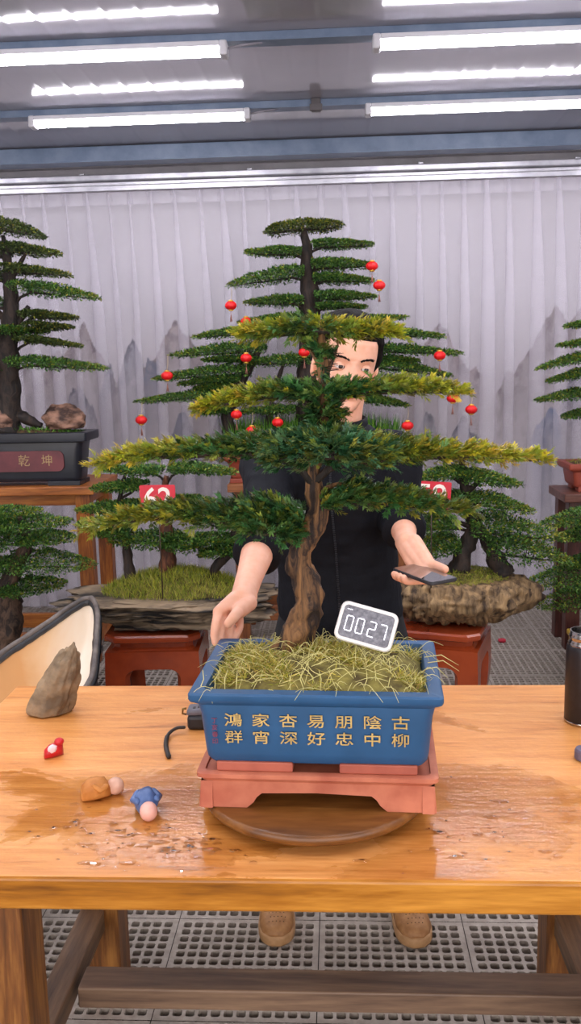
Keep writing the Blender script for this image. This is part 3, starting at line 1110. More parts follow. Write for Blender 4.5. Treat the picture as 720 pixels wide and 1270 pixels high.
# ------------------------------------------------------------------ the bonsai being turned on the bench
PC = (-0.038, 1.540); PRZ = -0.05
M_disc = wood('worn brown turntable', ['#4a2c14', '#74481f', '#8f6030'], 'X', 3, 0.33, 6)
t = thing('turntable', 'round brown wooden turntable under the terracotta pot stand', 'turntable', (PC[0] - 0.012, 1.525, 0.76))
MB().lathe([(0.02, 0.772), (0.19, 0.7725), (0.203, 0.778), (0.207, 0.786), (0.205, 0.794), (0.200, 0.7965), (0.02, 0.797)], 64, (PC[0] - 0.012, 1.525, 0)).build('disc', M_disc, t, 50)
MB().lathe([(0.10, 0.7605), (0.13, 0.7605), (0.135, 0.766), (0.12, 0.772), (0.10, 0.772)], 48, (PC[0] - 0.012, 1.525, 0)).build('base', M_disc, t, 50)

M_terra = speckled('terracotta', '#a2533c', '#bd7054', 14, 0.62, 0.08, 0.003)
def make_pot_stand():
    z0, z1 = 0.797, 0.862
    w, d = 0.405, 0.275
    t = thing('pot_stand', 'terracotta footed pot stand between the turntable and the blue pot', 'stand', (PC[0], PC[1], z0))
    R = Matrix.Translation((PC[0], PC[1], 0)) @ Matrix.Rotation(PRZ, 4, 'Z')
    mb = MB()
    ring = lambda k, z, r: [(x, y, z) for x, y in rr(w + k, d + k, r)]
    mb.loft([ring(-0.06, z0 + 0.035, 0.01), ring(-0.012, z0 + 0.035, 0.012), ring(-0.012, z0 + 0.045, 0.012), ring(-0.004, z1 - 0.012, 0.012), ring(0.006, z1 - 0.009, 0.012), ring(0.006, z1 - 0.002, 0.012), ring(0.0, z1, 0.01), ring(-0.02, z1, 0.01), ring(-0.022, z1 - 0.004, 0.01), ring(-0.06, z1 - 0.004, 0.01)])
    mb.xform(R); mb.build('slab', M_terra, t, 35)
    # skirt: four cut-out sides that leave a bracket foot at each corner
    for side, (L, D) in enumerate(((w, d), (d, w), (w, d), (d, w))):
        h = L / 2 - 0.004
        g = 0.105 if L > 0.3 else 0.075
        for s in (-1, 1):
            poly = [(-h - 0.004, z0), (-h + g * 0.75, z0), (-h + g * 0.86, z0 + 0.010), (-h + g * 0.92, z0 + 0.020), (-h + g, z0 + 0.027), (0, z0 + 0.030), (0, z0 + 0.048), (-h, z0 + 0.048)]
            poly = [(x * -s, z) for x, z in poly]
            m2 = MB().prism(poly, -D / 2 + 0.004, -D / 2 + 0.024, 'XZ')
            m2.xform(Matrix.Rotation(side * PI / 2, 4, 'Z')); m2.xform(R)
            m2.build('foot', M_terra, t)
make_pot_stand()

M_blue = speckled('blue glazed clay', '#194870', '#21527e', 10, 0.48, 0.04, 0.002)
M_terra2 = speckled('red clay feet', '#8f4434', '#a85743', 14, 0.6, 0.06, 0.003)
M_gold = speckled('worn gold paint', '#a98a4e', '#c9a964', 60, 0.5, 0.0)
M_redseal = plain('faded red paint', '#7a3048', 0.6)

bon = thing('bonsai', 'yew bonsai in the blue inscribed pot on the bench in the foreground', 'bonsai', (PC[0], PC[1], 0.862), 'potted bonsai trees')
PW, PD, PZ0, PZ1 = 0.424, 0.305, 0.862, 1.008
M_straw = speckled('pale straw and moss', '#4c3f1c', '#948a44', 30, 0.85, 0.5, 0.006)
pot, surf, PR = box_pot(bon, PC, PW, PD, PZ0, PZ1, M_blue, rim=0.016, flare=0.022, rz=PRZ, wall=0.026, foot=0.014, foot_mat=M_terra2, corner=0.022, soil=M_straw, mound=0.034)
# inscription: columns read from the right
cols_txt = ['古柳', '陰中', '朋忠', '易好', '杏深', '家宵', '鴻群']
front = -(PD / 2 - 0.022 * 0.8 + 0.022 * 0.25) - 0.0005
mb = MB()
for k, w2 in enumerate(cols_txt):
    X = 0.142 - k * 0.0465
    for q, ch in enumerate(w2):
        v, f = text_mesh(ch, 0.0285, 0.0005, 0.0 if ch == '群' else 0.00015)
        Zc = 0.958 - q * 0.031
        yy = front - 0.004 * ((Zc - 0.90) / 0.1)
        mb = MB().add([(X + a * 1.12, yy - c2, Zc + b2 * 0.86) for a, b2, c2 in v], f, 0, False)
        mb.xform(PR)
        mb.build('character', M_gold, pot, recalc=False)['label'] = 'gold brushed character %s on the front of the pot' % ch
mb = MB()
for q, ch in enumerate('丁亥春印'):
    v, f = text_mesh(ch, 0.011, 0.0004)
    Zc = 0.957 - q * 0.0125
    mb.add([(-0.169 + a, front - 0.004 * ((Zc - 0.90) / 0.1) - c2, Zc + b2) for a, b2, c2 in v], f, 0, False)
mb.xform(PR)
mb.build('signature', M_redseal, pot, recalc=False)['label'] = 'small faded red signature'

def clumped(n):
    q = surf(n * 3)
    k = fbm(np.stack([q[:, 0] * 28, q[:, 1] * 28, q[:, 2] * 0], 1), 77, 3) + RNG.normal(0, 0.05, len(q))
    return q[np.argsort(-k)[:n]]


STRAW = np.array([lin('#d2c25a')[:3], lin('#a8a83c')[:3], lin('#ece09a')[:3], lin('#8a9236')[:3], lin('#c0a25c')[:3]])
g = grass('moss', clumped, 4200, bon, 0.012, 0.034, STRAW, 0.0016, 1.8)
# long dry stems lying over the moss and hanging over the lip
mb = MB()
M_stem = plain('dry pale stem', '#d4cc86', 0.7)
for q in range(240):
    p = surf(1)[0]
    a = random.uniform(0, 2 * PI); L = random.uniform(0.03, 0.07)
    e = p + np.array([math.cos(a) * L, math.sin(a) * L, random.uniform(-0.004, 0.02)])
    mb.tube(smooth_path([p + np.array([0, 0, .003]), p * .7 + e * .3 + np.array([0, 0, random.uniform(0.006, 0.016)]), p * .35 + e * .65 + np.array([random.uniform(-.006, .006), random.uniform(-.006, .006), random.uniform(0.008, 0.022)]), e], 9), list(np.linspace(0.0008, 0.0003, 9)), 4)
for px in (252, 266, 278, 293, 360, 372, 398, 455):
    q = atz(px, 848, PZ1 + 0.004)
    q2 = q + np.array([random.uniform(-.012, .012), -0.012, -0.012 - random.uniform(0, 0.012)])
    mb.tube([q + np.array([random.uniform(-.01, .01), 0.035, 0.012]), q + np.array([0, 0.006, 0.006]), q2, q2 + np.array([random.uniform(-.008, .008), -0.001, -0.014])], [0.0008, 0.0008, 0.0006, 0.0003], 4)
for px, py, dx in ((528, 830, 0.03), (526, 815, 0.05), (530, 822, 0.045)):
    q = atz(px, py, PZ1 + 0.012)
    mb.tube([q, q + np.array([dx * .6, 0, 0.004]), q + np.array([dx * 1.2, -0.01, -0.012])], [0.0009, 0.0008, 0.0003], 4)
mb.build('dry_stem', M_stem, bon)

YT = 1.60
TP_ = [(366, 806, 50), (371, 782, 44), (380, 758, 40), (384, 738, 36), (378, 720, 33), (371, 703, 33), (372, 686, 31), (380, 668, 29), (389, 650, 28), (394, 632, 27), (390, 612, 25), (387, 590, 22), (391, 560, 20), (398, 525, 18), (402, 490, 16), (401, 455, 15), (399, 425, 11), (400, 403, 6)]
TP = [(x, y, w * 0.93) for x, y, w in TP_]
trunk(bon, YT, TP, M_bark_main, n=28, noise=0.34, nscale=34, depth=[0, -.01, 0, 0.01, 0, 0])
# bare twigs around the trunk
for pts in ([(388, 600, 7), (372, 575, 5), (352, 560, 3)], [(395, 610, 7), (420, 600, 5), (440, 608, 3)], [(386, 560, 6), (360, 545, 4), (330, 548, 2)], [(401, 520, 6), (420, 500, 4), (436, 488, 2)], [(402, 470, 5), (388, 440, 4), (374, 424, 2)], [(402, 470, 5), (415, 440, 4), (420, 420, 2)], [(372, 690, 8), (362, 668, 5), (352, 650, 3)]):
    trunk(bon, YT, pts, M_bark_main, 'branch', n=7, flare=False)

M_twig = bark('dark twig bark', '#1f1712', '#3d2c20', 40, 3)
FG = dict(style='fg', mat=M_twig, thick=0.66)
# lowest layer, left and right
pad(bon, YT, [(376, 645, 44), (330, 641, 60), (270, 640, 46), (215, 638, 34), (160, 643, 23), (96, 661, 10)], 0.065, 480, yel=[(0, 0.0), (0.35, 0.05), (0.55, 0.35), (0.85, 0.55), (1, 0.75)], br=0.008, join=(374, 690), **FG)
pad(bon, YT, [(398, 622, 30), (440, 616, 46), (490, 620, 38), (545, 629, 28), (592, 636, 9)], 0.06, 300, yel=[(0, 0.0), (0.4, 0.1), (0.7, 0.3), (1, 0.3)], br=0.007, join=(388, 640), **FG)
pad(bon, YT - 0.06, [(300, 655, 30), (335, 655, 44), (372, 668, 20)], 0.05, 110, yel=[(0, 0.1), (1, 0)], br=0.005, both=True, **FG)
# broad middle layer
pad(bon, YT, [(380, 566, 46), (330, 556, 46), (270, 559, 36), (210, 562, 30), (160, 567, 24), (114, 579, 8)], 0.060, 460, yel=[(0, 0.0), (0.4, 0.12), (0.6, 0.5), (0.85, 0.85), (1, 0.95)], br=0.008, join=(388, 600), **FG)
pad(bon, YT, [(400, 562, 46), (460, 560, 46), (510, 561, 40), (570, 563, 31), (630, 567, 18), (688, 572, 7)], 0.060, 480, yel=[(0, 0.0), (0.25, 0.15), (0.45, 0.55), (0.75, 0.9), (1, 1.0)], br=0.008, join=(388, 600), **FG)
pad(bon, YT - 0.10, [(330, 566, 40), (365, 560, 66), (410, 556, 76), (455, 565, 62), (490, 566, 34)], 0.075, 420, yel=[(0, 0.1), (0.5, 0.0), (1, 0.25)], br=0.006, both=True, pal=np.array([lin('#1d4428')[:3], lin('#33603f')[:3], lin('#4f7f58')[:3], lin('#28512f')[:3]]), **FG)
# second layer from the top
pad(bon, YT, [(398, 490, 30), (350, 487, 30), (310, 492, 26), (275, 500, 18), (243, 510, 7)], 0.045, 240, yel=[(0, 0.0), (0.35, 0.15), (0.6, 0.75), (1, 1.0)], br=0.006, join=(402, 520), **FG)
pad(bon, YT, [(402, 490, 32), (440, 486, 24), (480, 483, 26), (530, 483, 22), (587, 488, 8)], 0.045, 250, yel=[(0, 0.0), (0.3, 0.15), (0.55, 0.55), (1, 0.95)], br=0.006, join=(402, 520), **FG)
# crown layer
pad(bon, YT, [(298, 418, 9), (330, 414, 20), (380, 408, 28), (430, 411, 26), (470, 413, 18), (500, 416, 7)], 0.042, 330, yel=[(0, 0.9), (0.2, 0.5), (0.4, 0.12), (0.6, 0.5), (1, 0.9)], br=0.005, both=True, **FG)
# dark leaves clothing the upper trunk
for pts, n in (([(396, 440, 14), (400, 468, 18)], 20), ([(384, 522, 26), (400, 510, 36), (422, 516, 20)], 70), ([(383, 430, 10), (395, 436, 18), (408, 440, 10)], 26), ([(385, 540, 36), (410, 533, 36)], 60)):
    pad(bon, YT, pts, 0.045, n, yel=[(0, 0.0), (1, 0.05)], br=0.003, both=True, **FG)

# ------------------------------------------------------------------ bonsai behind
def P(root, Y0, tip, base, th, n=None, dw=None, yel=None, join=None, br=0.008, leafk=1.0, mid=None, pal=None, thick=1.0, mat=None):
    """one-sided layer: tip pixel, trunk-end pixel, thickness at the trunk end"""
    (xt, yt), (xb, yb) = tip, base
    m1 = (xb + (xt - xb) * 0.35, yb + (yt - yb) * 0.22, th)
    m2 = (xb + (xt - xb) * 0.7, yb + (yt - yb) * 0.6, th * 0.66)
    L = abs(xt - xb) * mpp(at(xb, yb, Y0))
    if dw is None: dw = min(0.26, 0.10 + 0.22 * L)
    if n is None: n = int(1300 + 5200 * L * (0.6 + dw * 2.0))
    pad(root, Y0, [(xb, yb, th * 0.8), m1, m2, (xt, yt, 3)], dw, n, 'bg', yel or [(0, 0.05), (0.6, 0.15), (1, 0.5)], join, br, pal, leafk, thick=thick, mat=mat or M_bark)


# ---- tall layered bonsai on the brown timber table, centre
Yc = 5.02
M_redpot = speckled('red brown clay', '#7d3422', '#964330', 10, 0.5, 0.05, 0.003)
c5 = thing('bonsai', 'tall many-layered bonsai hung with red lanterns behind the man', 'bonsai', (-0.13, Yc, 0.905), 'potted bonsai trees')
_, sf, _ = box_pot(c5, (-0.13, Yc), 1.0, 0.40, 0.905, 1.055, M_redpot, rim=0.025, flare=0.03, wall=0.03, foot=0.02, corner=0.03, mound=0.03)
GR = np.array([lin('#4d8a2c')[:3], lin('#79a838')[:3], lin('#2f6424')[:3]])
grass('grass_tuft', sf, 2600, c5, 0.07, 0.23, GR, 0.005, 0.16)
trunk(c5, Yc, [(385, 572, 40), (384, 520, 34), (383, 470, 30), (384, 420, 26), (384, 370, 24), (383, 340, 20), (380, 310, 14), (377, 286, 8)], M_bark)
trunk(c5, Yc, [(287, 566, 20), (283, 535, 17), (284, 505, 15), (296, 478, 14), (308, 458, 11), (322, 432, 7)], M_bark)
trunk(c5, Yc, [(332, 566, 14), (333, 530, 11), (336, 495, 8), (345, 470, 6), (352, 450, 4)], M_bark)
trunk(c5, Yc, [(430, 566, 22), (436, 520, 18), (448, 480, 14), (462, 450, 9), (470, 420, 5)], M_bark)
pad(c5, Yc, [(328, 289, 3), (345, 285, 12), (378, 281, 15), (405, 281, 12), (428, 279, 3)], 0.17, 4200, 'bg', [(0, 0.35), (1, 0.35)], None, 0.008, both=True, pal=np.array([lin('#22301a')[:3], lin('#3a4d22')[:3], lin('#57682c')[:3]]))
for tip, base, th, j in (((464, 304), (388, 304), 9, (380, 318)), ((303, 314), (374, 313), 11, (380, 326)), ((466, 329), (386, 329), 14, (382, 342)), ((280, 355), (378, 339), 20, (382, 356)),
                         ((466, 349), (388, 346), 12, (384, 362)), ((302, 376), (376, 373), 14, (384, 392)), ((468, 368), (390, 368), 13, (384, 388)), ((455, 381), (392, 380), 7, (384, 396)),
                         ((294, 401), (376, 394), 10, (384, 412)), ((506, 394), (400, 396), 9, (386, 412)), ((238, 419), (330, 410), 12, (320, 432)), ((552, 418), (456, 412), 13, (470, 424)),
                         ((209, 442), (328, 432), 17, (312, 452)), ((250, 447), (320, 446), 9, (308, 458)), ((575, 439), (462, 433), 13, (462, 450)), ((296, 452), (386, 446), 16, (384, 468)),
                         ((563, 467), (456, 452), 17, (452, 472)), ((520, 448), (470, 446), 10, (458, 456)), ((166, 499), (292, 488), 14, (285, 508)), ((188, 471), (310, 460), 18, (296, 480)),
                         ((220, 477), (300, 470), 10, (294, 482)), ((240, 482), (290, 480), 10, (290, 492)), ((509, 504), (430, 492), 13, (440, 508)), ((298, 511), (366, 508), 11, (336, 500)),
                         ((320, 480), (372, 476), 11, (340, 486)), ((586, 484), (470, 480), 10, (445, 490)), ((248, 513), (288, 508), 11, (284, 520))):
    P(c5, Yc, tip, base, th, join=j)

# ---- bonsai in the black pot at left
Yl = 4.55
M_blackpot = speckled('blue black glazed clay', '#14161e', '#20232d', 8, 0.38, 0.06, 0.003)
l1 = thing('bonsai', 'tall dark bonsai in the black pot with the red panel at left', 'bonsai', (-1.83, Yl, 0.955), 'potted bonsai trees')
bp, sf, R1 = box_pot(l1, (-1.83, Yl), 1.12, 0.26, 0.955, 1.23, M_blackpot, rim=0.045, flare=0.055, wall=0.05, foot=0.02, corner=0.04, lipw=0.035, mound=0.03)
fy = -0.26 / 2 + 0.055 * 0.8 - 0.013
mb = MB().prism([(x - 0.01, z + 1.085) for x, z in rr(0.88, 0.105, 0.03)], fy - 0.008, fy + 0.012, 'XZ'); mb.xform(R1)
mb.build('panel', speckled('dull red panel', '#55262c', '#6b3034', 9, 0.5, 0.03), bp)
for ch, X in (('乾', 0.225), ('坤', 0.345), ('藝', -0.225), ('石', -0.345)):
    v, f = text_mesh(ch, 0.062, 0.001)
    mb = MB().add([(X + a, fy - 0.009 - c2, 1.085 + b2) for a, b2, c2 in v], f, 0, False)
    mb.xform(R1); mb.build('character', speckled('dull gold paint', '#8d7350', '#a88c62', 40, 0.6, 0), bp, recalc=False)
grass('grass_tuft', sf, 900, l1, 0.01, 0.035, np.array([lin('#6a9a3c')[:3], lin('#466f2a')[:3]]), 0.006, 0.7)
trunk(l1, Yl, [(6, 533, 44), (10, 508, 34), (10, 470, 29), (10, 430, 26), (13, 400, 22), (14, 370, 19), (11, 340, 14), (8, 315, 10), (4, 292, 5)], M_bark)
for p in ([(22, 515, 18), (38, 522, 14), (52, 528, 6)], [(12, 520, 20), (-10, 528, 12)], [(18, 410, 10), (28, 392, 8), (36, 380, 5)], [(14, 345, 8), (26, 325, 6), (32, 314, 4)], [(10, 400, 10), (-8, 380, 6)]):
    trunk(l1, Yl, p, M_bark, 'branch', n=7, flare=False)
GA = np.array([lin('#1d2a1a')[:3], lin('#2f4222')[:3], lin('#48592c')[:3], lin('#5b6a36')[:3]])
pad(l1, Yl, [(-45, 293, 3), (-20, 284, 14), (5, 282, 17), (35, 287, 14), (54, 294, 4)], 0.2, 4200, 'bg', [(0, 0.15), (1, 0.2)], None, 0.008, both=True, pal=GA)
for tip, base, th, j, pl in (((76, 315), (5, 309), 14, (8, 325), GA), ((89, 342), (2, 334), 13, (12, 350), GA), ((126, 371), (22, 357), 20, (18, 380), None), ((96, 394), (32, 391), 12, (18, 410), GA), ((90, 406), (36, 405), 10, (18, 420), GA),
                         ((60, 412), (0, 410), 13, (14, 430), None), ((101, 430), (26, 421), 9, (16, 440), GA), ((134, 458), (18, 449), 16, (16, 466), None),
                         ((-70, 318), (5, 312), 14, (8, 325), GA), ((-90, 350), (5, 342), 14, (12, 355), GA), ((-100, 385), (5, 375), 16, (14, 390), None), ((-95, 430), (5, 418), 16, (14, 436), None), ((-110, 470), (5, 455), 16, (14, 474), None)):
    P(l1, Yl, tip, base, th, join=j, pal=pl)

# ---- small bonsai at lower left, standing on the floor behind the trough
Yq = 3.95
l2 = thing('bonsai', 'lower left bonsai with a leaning trunk behind the black rimmed trough', 'bonsai', (-1.42, Yq, 0), 'potted bonsai trees')
box_pot(l2, (-1.42, Yq), 0.52, 0.36, 0.0, 0.21, M_blackpot, rim=0.03, flare=0.03, wall=0.03, foot=0.02, corner=0.03)
trunk(l2, Yq, [(0, 830, 40), (8, 800, 34), (12, 770, 32), (12, 745, 27), (10, 728, 25), (16, 710, 21), (26, 690, 18), (33, 675, 14), (30, 655, 12), (22, 638, 7)], bark('mottled bark', '#241a14', '#5d4636', 30, 2))
for tip, base, th, j in (((50, 635), (-30, 636), 9, (20, 642)), ((91, 648), (-10, 652), 20, (28, 664)), ((92, 668), (30, 668), 15, (30, 676)), ((120, 702), (10, 697), 25, (22, 708)), ((83, 725), (8, 729), 16, (12, 728)),
                         ((-90, 655), (20, 652), 20, (28, 664)), ((-80, 675), (25, 672), 16, (30, 676)), ((-80, 712), (12, 704), 20, (18, 708))):
    P(l2, Yq, tip, base, th, join=j, br=0.007, leafk=0.95)

# ---- planting on a layered slab of rock, left stool
def blob_rock(name, c, r, mats, parent=None, seed=0, strata=0.0, ridges=0.0, noise=0.25, flat=0.0, n=40, rot=0, top_flat=None, taper=0.0, nsc=3.0, shear=(0, 0)):
    u = np.linspace(0.02, PI - 0.02, n); a = np.linspace(0, 2 * PI, 2 * n, endpoint=False)
    U, A = np.meshgrid(u, a, indexing='ij')
    d = np.stack([np.sin(U) * np.cos(A), np.sin(U) * np.sin(A), -np.cos(U)], -1)
    k = 1 + noise * 2 * (fbm(d * nsc + seed * 7.3, seed, 4) - 0.5)
    if strata:
        q = np.stack([d[..., 0] * 2.6, d[..., 1] * 2.6, d[..., 2] * 8], -1)
        k = k + strata * 2 * (fbm(q + seed, seed + 3, 5) - 0.5) + strata * 0.35 * (vnoise(d * 11 + seed, seed) - 0.5)
    if ridges:
        aa = np.arctan2(d[..., 1], d[..., 0])
        q = np.stack([np.cos(aa) * 10 + 0.5 * vnoise(d * 4, 3), np.sin(aa) * 10, d[..., 2] * 1.3], -1)
        k = k + ridges * 2 * (np.abs(fbm(q + seed, seed + 5, 3) - 0.5) * 2 - 0.25)
    q = d * k[..., None]
    z = q[..., 2]
    if top_flat is not None:
        z = np.where(z > top_flat, top_flat + (z - top_flat) * 0.12, z)
    if flat:
        z = np.where(z < -flat, -flat + (z + flat) * 0.05, z)
    tp = 1 - taper * (z * 0.5 + 0.5)
    x = q[..., 0] * tp * r[0] + shear[0] * z; y = q[..., 1] * tp * r[1] + shear[1] * z
    X = x * math.cos(rot) - y * math.sin(rot) + c[0]; Y = x * math.sin(rot) + y * math.cos(rot) + c[1]
    V = np.stack([X, Y, z * r[2] + c[2]], -1)
    mb = MB().loft([list(map(tuple, V[i])) for i in range(n)])
    return mb.build(name, mats, parent)


M_slate = speckled('layered grey brown slate', '#1e1a18', '#8f7b62', 7, 0.7, 1.0, 0.02, stretch=(0.6, 0.6, 8), lo=0.42, hi=0.6)
M_bkrock = speckled('furrowed brown rock', '#38281a', '#a5875f', 20, 0.75, 1.0, 0.02, stretch=(1.8, 1.8, 0.3), lo=0.36, hi=0.66)
MOSS = np.array([lin('#8f9c32')[:3], lin('#b5b442')[:3], lin('#647a30')[:3], lin('#aaa252')[:3]])
Ys = 3.68
l3 = thing('bonsai', 'group planting of small bonsai on a layered slate slab, left stool', 'bonsai', (-0.79, Ys, 0.456), 'potted bonsai trees')
blob_rock('slab', (-0.735, Ys, 0.545), (0.385, 0.21, 0.10), M_slate, l3, 3, strata=0.42, noise=0.16, top_flat=0.45, flat=0.85, taper=-0.30, n=56)
def dome(c, rx, ry, h, seed):
    def s(n):
        a = RNG.uniform(0, 2 * PI, n); r = np.sqrt(RNG.random(n))
        return np.stack([c[0] + rx * r * np.cos(a), c[1] + ry * r * np.sin(a), c[2] + h * (1 - r ** 2)], 1)
    return s
MB().lathe([(0.9, 0), (0.7, 0.4), (0.4, 0.75), (0.02, 1.0)], 40).xform(Matrix.Translation((-0.70, Ys, 0.580)) @ Matrix.Diagonal((0.34, 0.165, 0.098, 1))).build('soil', M_straw, l3)
grass('moss', dome((-0.70, Ys, 0.585), 0.325, 0.16, 0.095, 1), 5200, l3, 0.015, 0.048, MOSS, 0.0028, 0.45)
trunk(l3, Ys, [(161, 722, 15), (158, 690, 12), (153, 662, 10), (146, 640, 9), (150, 610, 6), (155, 588, 4)], M_bark)
trunk(l3, Ys, [(208, 724, 20), (208, 695, 20), (207, 665, 17), (207, 640, 14), (203, 615, 10), (206, 590, 6)], M_bark_red)
trunk(l3, Ys, [(262, 728, 13), (265, 710, 12), (272, 698, 12), (282, 690, 11), (290, 672, 10), (290, 650, 7), (286, 635, 4)], M_bark)
for tip, base, th, j in (((126, 582), (200, 584), 12, (205, 598)), ((294, 586), (212, 580), 12, (206, 600)), ((112, 606), (180, 602), 13, (150, 618)), ((94, 633), (172, 628), 15, (148, 640)), ((96, 650), (150, 645), 8, (150, 652)),
                         ((133, 672), (222, 668), 24, (207, 680)), ((258, 680), (205, 672), 22, (207, 684)), ((315, 668), (240, 668), 8, (288, 672)), ((318, 645), (270, 645), 16, (290, 655)), ((246, 688), (290, 680), 12, (286, 690)), ((330, 690), (288, 684), 10, (288, 688)), ((118, 662), (165, 657), 14, (155, 668)), ((275, 625), (210, 622), 14, (206, 632))):
    P(l3, Ys, tip, base, th, join=j, br=0.006, leafk=0.95, dw=0.11)

# ---- planting in a furrowed rock pot, right stool
Yr = 3.70
r1 = thing('bonsai', 'spreading bonsai in a furrowed bark-like rock pot, right stool', 'bonsai', (0.44, Yr, 0.456), 'potted bonsai trees')
blob_rock('rock_pot', (0.505, Yr, 0.563), (0.265, 0.20, 0.115), M_bkrock, r1, 5, ridges=0.22, noise=0.10, top_flat=0.70, flat=0.90, taper=-0.22, n=64)
MB().lathe([(0.9, 0), (0.7, 0.4), (0.4, 0.75), (0.02, 1.0)], 40).xform(Matrix.Translation((0.50, Yr, 0.640)) @ Matrix.Diagonal((0.24, 0.17, 0.035, 1))).build('soil', M_straw, r1)
grass('moss', dome((0.50, Yr, 0.645), 0.215, 0.155, 0.03, 1), 2000, r1, 0.006, 0.018, MOSS * 0.75, 0.004, 0.7)
trunk(r1, Yr, [(568, 706, 26), (574, 684, 22), (583, 668, 19), (588, 652, 17), (582, 630, 15), (576, 605, 12), (574, 580, 9), (570, 560, 5)], M_bark)
trunk(r1, Yr, [(622, 708, 28), (614, 690, 22), (604, 674, 16), (597, 660, 12), (590, 645, 9)], M_bark)
for p in ([(576, 612, 9), (590, 600, 7), (598, 592, 5)], [(588, 655, 8), (570, 648, 6)], [(575, 600, 7), (560, 592, 4)]):
    trunk(r1, Yr, p, M_bark, 'branch', n=7, flare=False)
for tip, base, th, j in (((648, 602), (570, 590), 18, (575, 608)), ((664, 635), (572, 619), 24, (577, 628)), ((708, 669), (580, 652), 36, (586, 656)), ((712, 697), (600, 676), 40, (604, 676)), ((505, 598), (574, 584), 14, (574, 596)),
                         ((495, 655), (562, 650), 24, (584, 660)), ((500, 684), (568, 674), 26, (580, 676)), ((545, 566), (572, 560), 14, (571, 572)), ((610, 570), (568, 563), 12, (571, 574)), ((500, 628), (570, 618), 20, (577, 630))):
    P(r1, Yr, tip, base, th, join=j, br=0.007, leafk=0.95, dw=0.13, yel=[(0, 0.08), (0.5, 0.25), (1, 0.6)])

# ---- small bonsai on the stand at the right edge and one on the floor beneath it
Ye = 4.80
r2 = thing('bonsai', 'thin-layered bonsai in the small red pot on the stand at the right edge', 'bonsai', (1.40, Ye, 0.85), 'potted bonsai trees')
_, sf, _ = box_pot(r2, (1.40, Ye), 0.40, 0.28, 0.85, 1.0, M_redpot, rim=0.03, flare=0.035, wall=0.03, foot=0.025, corner=0.02)
grass('moss', sf, 300, r2, 0.01, 0.03, MOSS, 0.004, 0.6)
trunk(r2, Ye, [(748, 592, 20), (750, 555, 17), (746, 520, 15), (750, 485, 13), (748, 450, 10), (750, 420, 6)], M_bark)
for tip, base, th, j in (((691, 429), (748, 424), 9, (750, 440)), ((664, 459), (748, 440), 13, (748, 460)), ((676, 475), (748, 460), 12, (749, 478)), ((662, 498), (748, 486), 12, (749, 500)), ((697, 518), (748, 510), 11, (748, 528)),
                         ((810, 440), (752, 436), 12, (748, 452)), ((820, 480), (752, 472), 12, (749, 490)), ((700, 405), (750, 400), 10, (750, 420)), ((815, 515), (752, 508), 12, (748, 526))):
    P(r2, Ye, tip, base, th, join=j, br=0.006, yel=[(0, 0.1), (0.5, 0.25), (1, 0.3)])
Yf = 4.15
r3 = thing('bonsai', 'low wide bonsai on the floor at the lower right edge', 'bonsai', (1.36, Yf, 0), 'potted bonsai trees')
_, sf, _ = box_pot(r3, (1.36, Yf), 0.46, 0.32, 0.0, 0.20, M_blackpot, rim=0.03, flare=0.03, wall=0.03, foot=0.02, corner=0.03)
trunk(r3, Yf, [(772, 815, 30), (770, 780, 24), (766, 740, 20), (770, 700, 16), (764, 665, 12), (768, 640, 6)], M_bark)
for tip, base, th, j in (((670, 653), (760, 634), 10, (766, 650)), ((690, 668), (760, 660), 12, (766, 672)), ((648, 728), (765, 709), 26, (768, 716)), ((664, 752), (765, 738), 20, (768, 744)), ((700, 700), (765, 694), 10, (768, 704)), ((830, 700), (770, 690), 20, (768, 704)), ((820, 650), (770, 645), 14, (766, 656))):
    P(r3, Yf, tip, base, th, join=j, br=0.006)

# rocks lying on the soil of the black pot
M_rock = speckled('brown mottled rock', '#35211a', '#8f6b58', 13, 0.75, 0.9, 0.016, stretch=(1, 1, 2.2), lo=0.40, hi=0.62)
o = blob_rock('rock', at(80, 521, 4.55), (0.108, 0.075, 0.078), M_rock, None, 8, noise=0.30, flat=0.55)
tag(o, 'rounded brown rock at the right end of the black pot', 'rock')
o = blob_rock('rock', at(-4, 524, 4.50), (0.085, 0.06, 0.075), M_rock, None, 12, noise=0.25, flat=0.55)
tag(o, 'brown rock beside the trunk in the black pot, at the left edge', 'rock')

# ------------------------------------------------------------------ red lanterns
M_lan = speckled('bright red silk', '#d0070f', '#e61018', 10, 0.5, 0.05, 0.002)
M_goldcap = plain('gold card', '#c99a3a', 0.4, 0.4)
M_string = plain('pale thread', '#b9a27a', 0.7)
LSRC = None
lan = [(461, 330, 327, 'small red lantern at the tip of an upper right layer, higher of two'), (470, 354, 347, 'small red lantern just below the highest one at upper right'),
       (286, 379, 357, 'small red lantern hanging at upper left below a long layer'), (305, 399, 397, 'partly hidden small red lantern on the left of the upper trunk'),
       (305, 444, 424, 'small red lantern at left behind the orange tip of the crown layer'), (377, 437, 420, 'small red lantern beside the face, left of the ear'),
       (207, 466, 441, 'small red lantern at the far left tip of a layer, above the lone one'), (175, 521, 499, 'lone small red lantern lowest at the far left against the curtain'),
       (545, 441, 438, 'small red lantern high at right near a layer tip'), (561, 494, 484, 'small red lantern under the yellow right tip, left one of two'),
       (584, 508, 486, 'small red lantern right of its neighbour under the yellow right tip'), (505, 528, 504, 'small red lantern at right beside the shoulder'),
       (344, 524, 511, 'small red lantern low in front of the green grass'), (293, 514, 507, 'small red lantern low at left under the yellow tip of the second layer'),
       (312, 534, 512, 'small red lantern half hidden in the leaves low at left')]
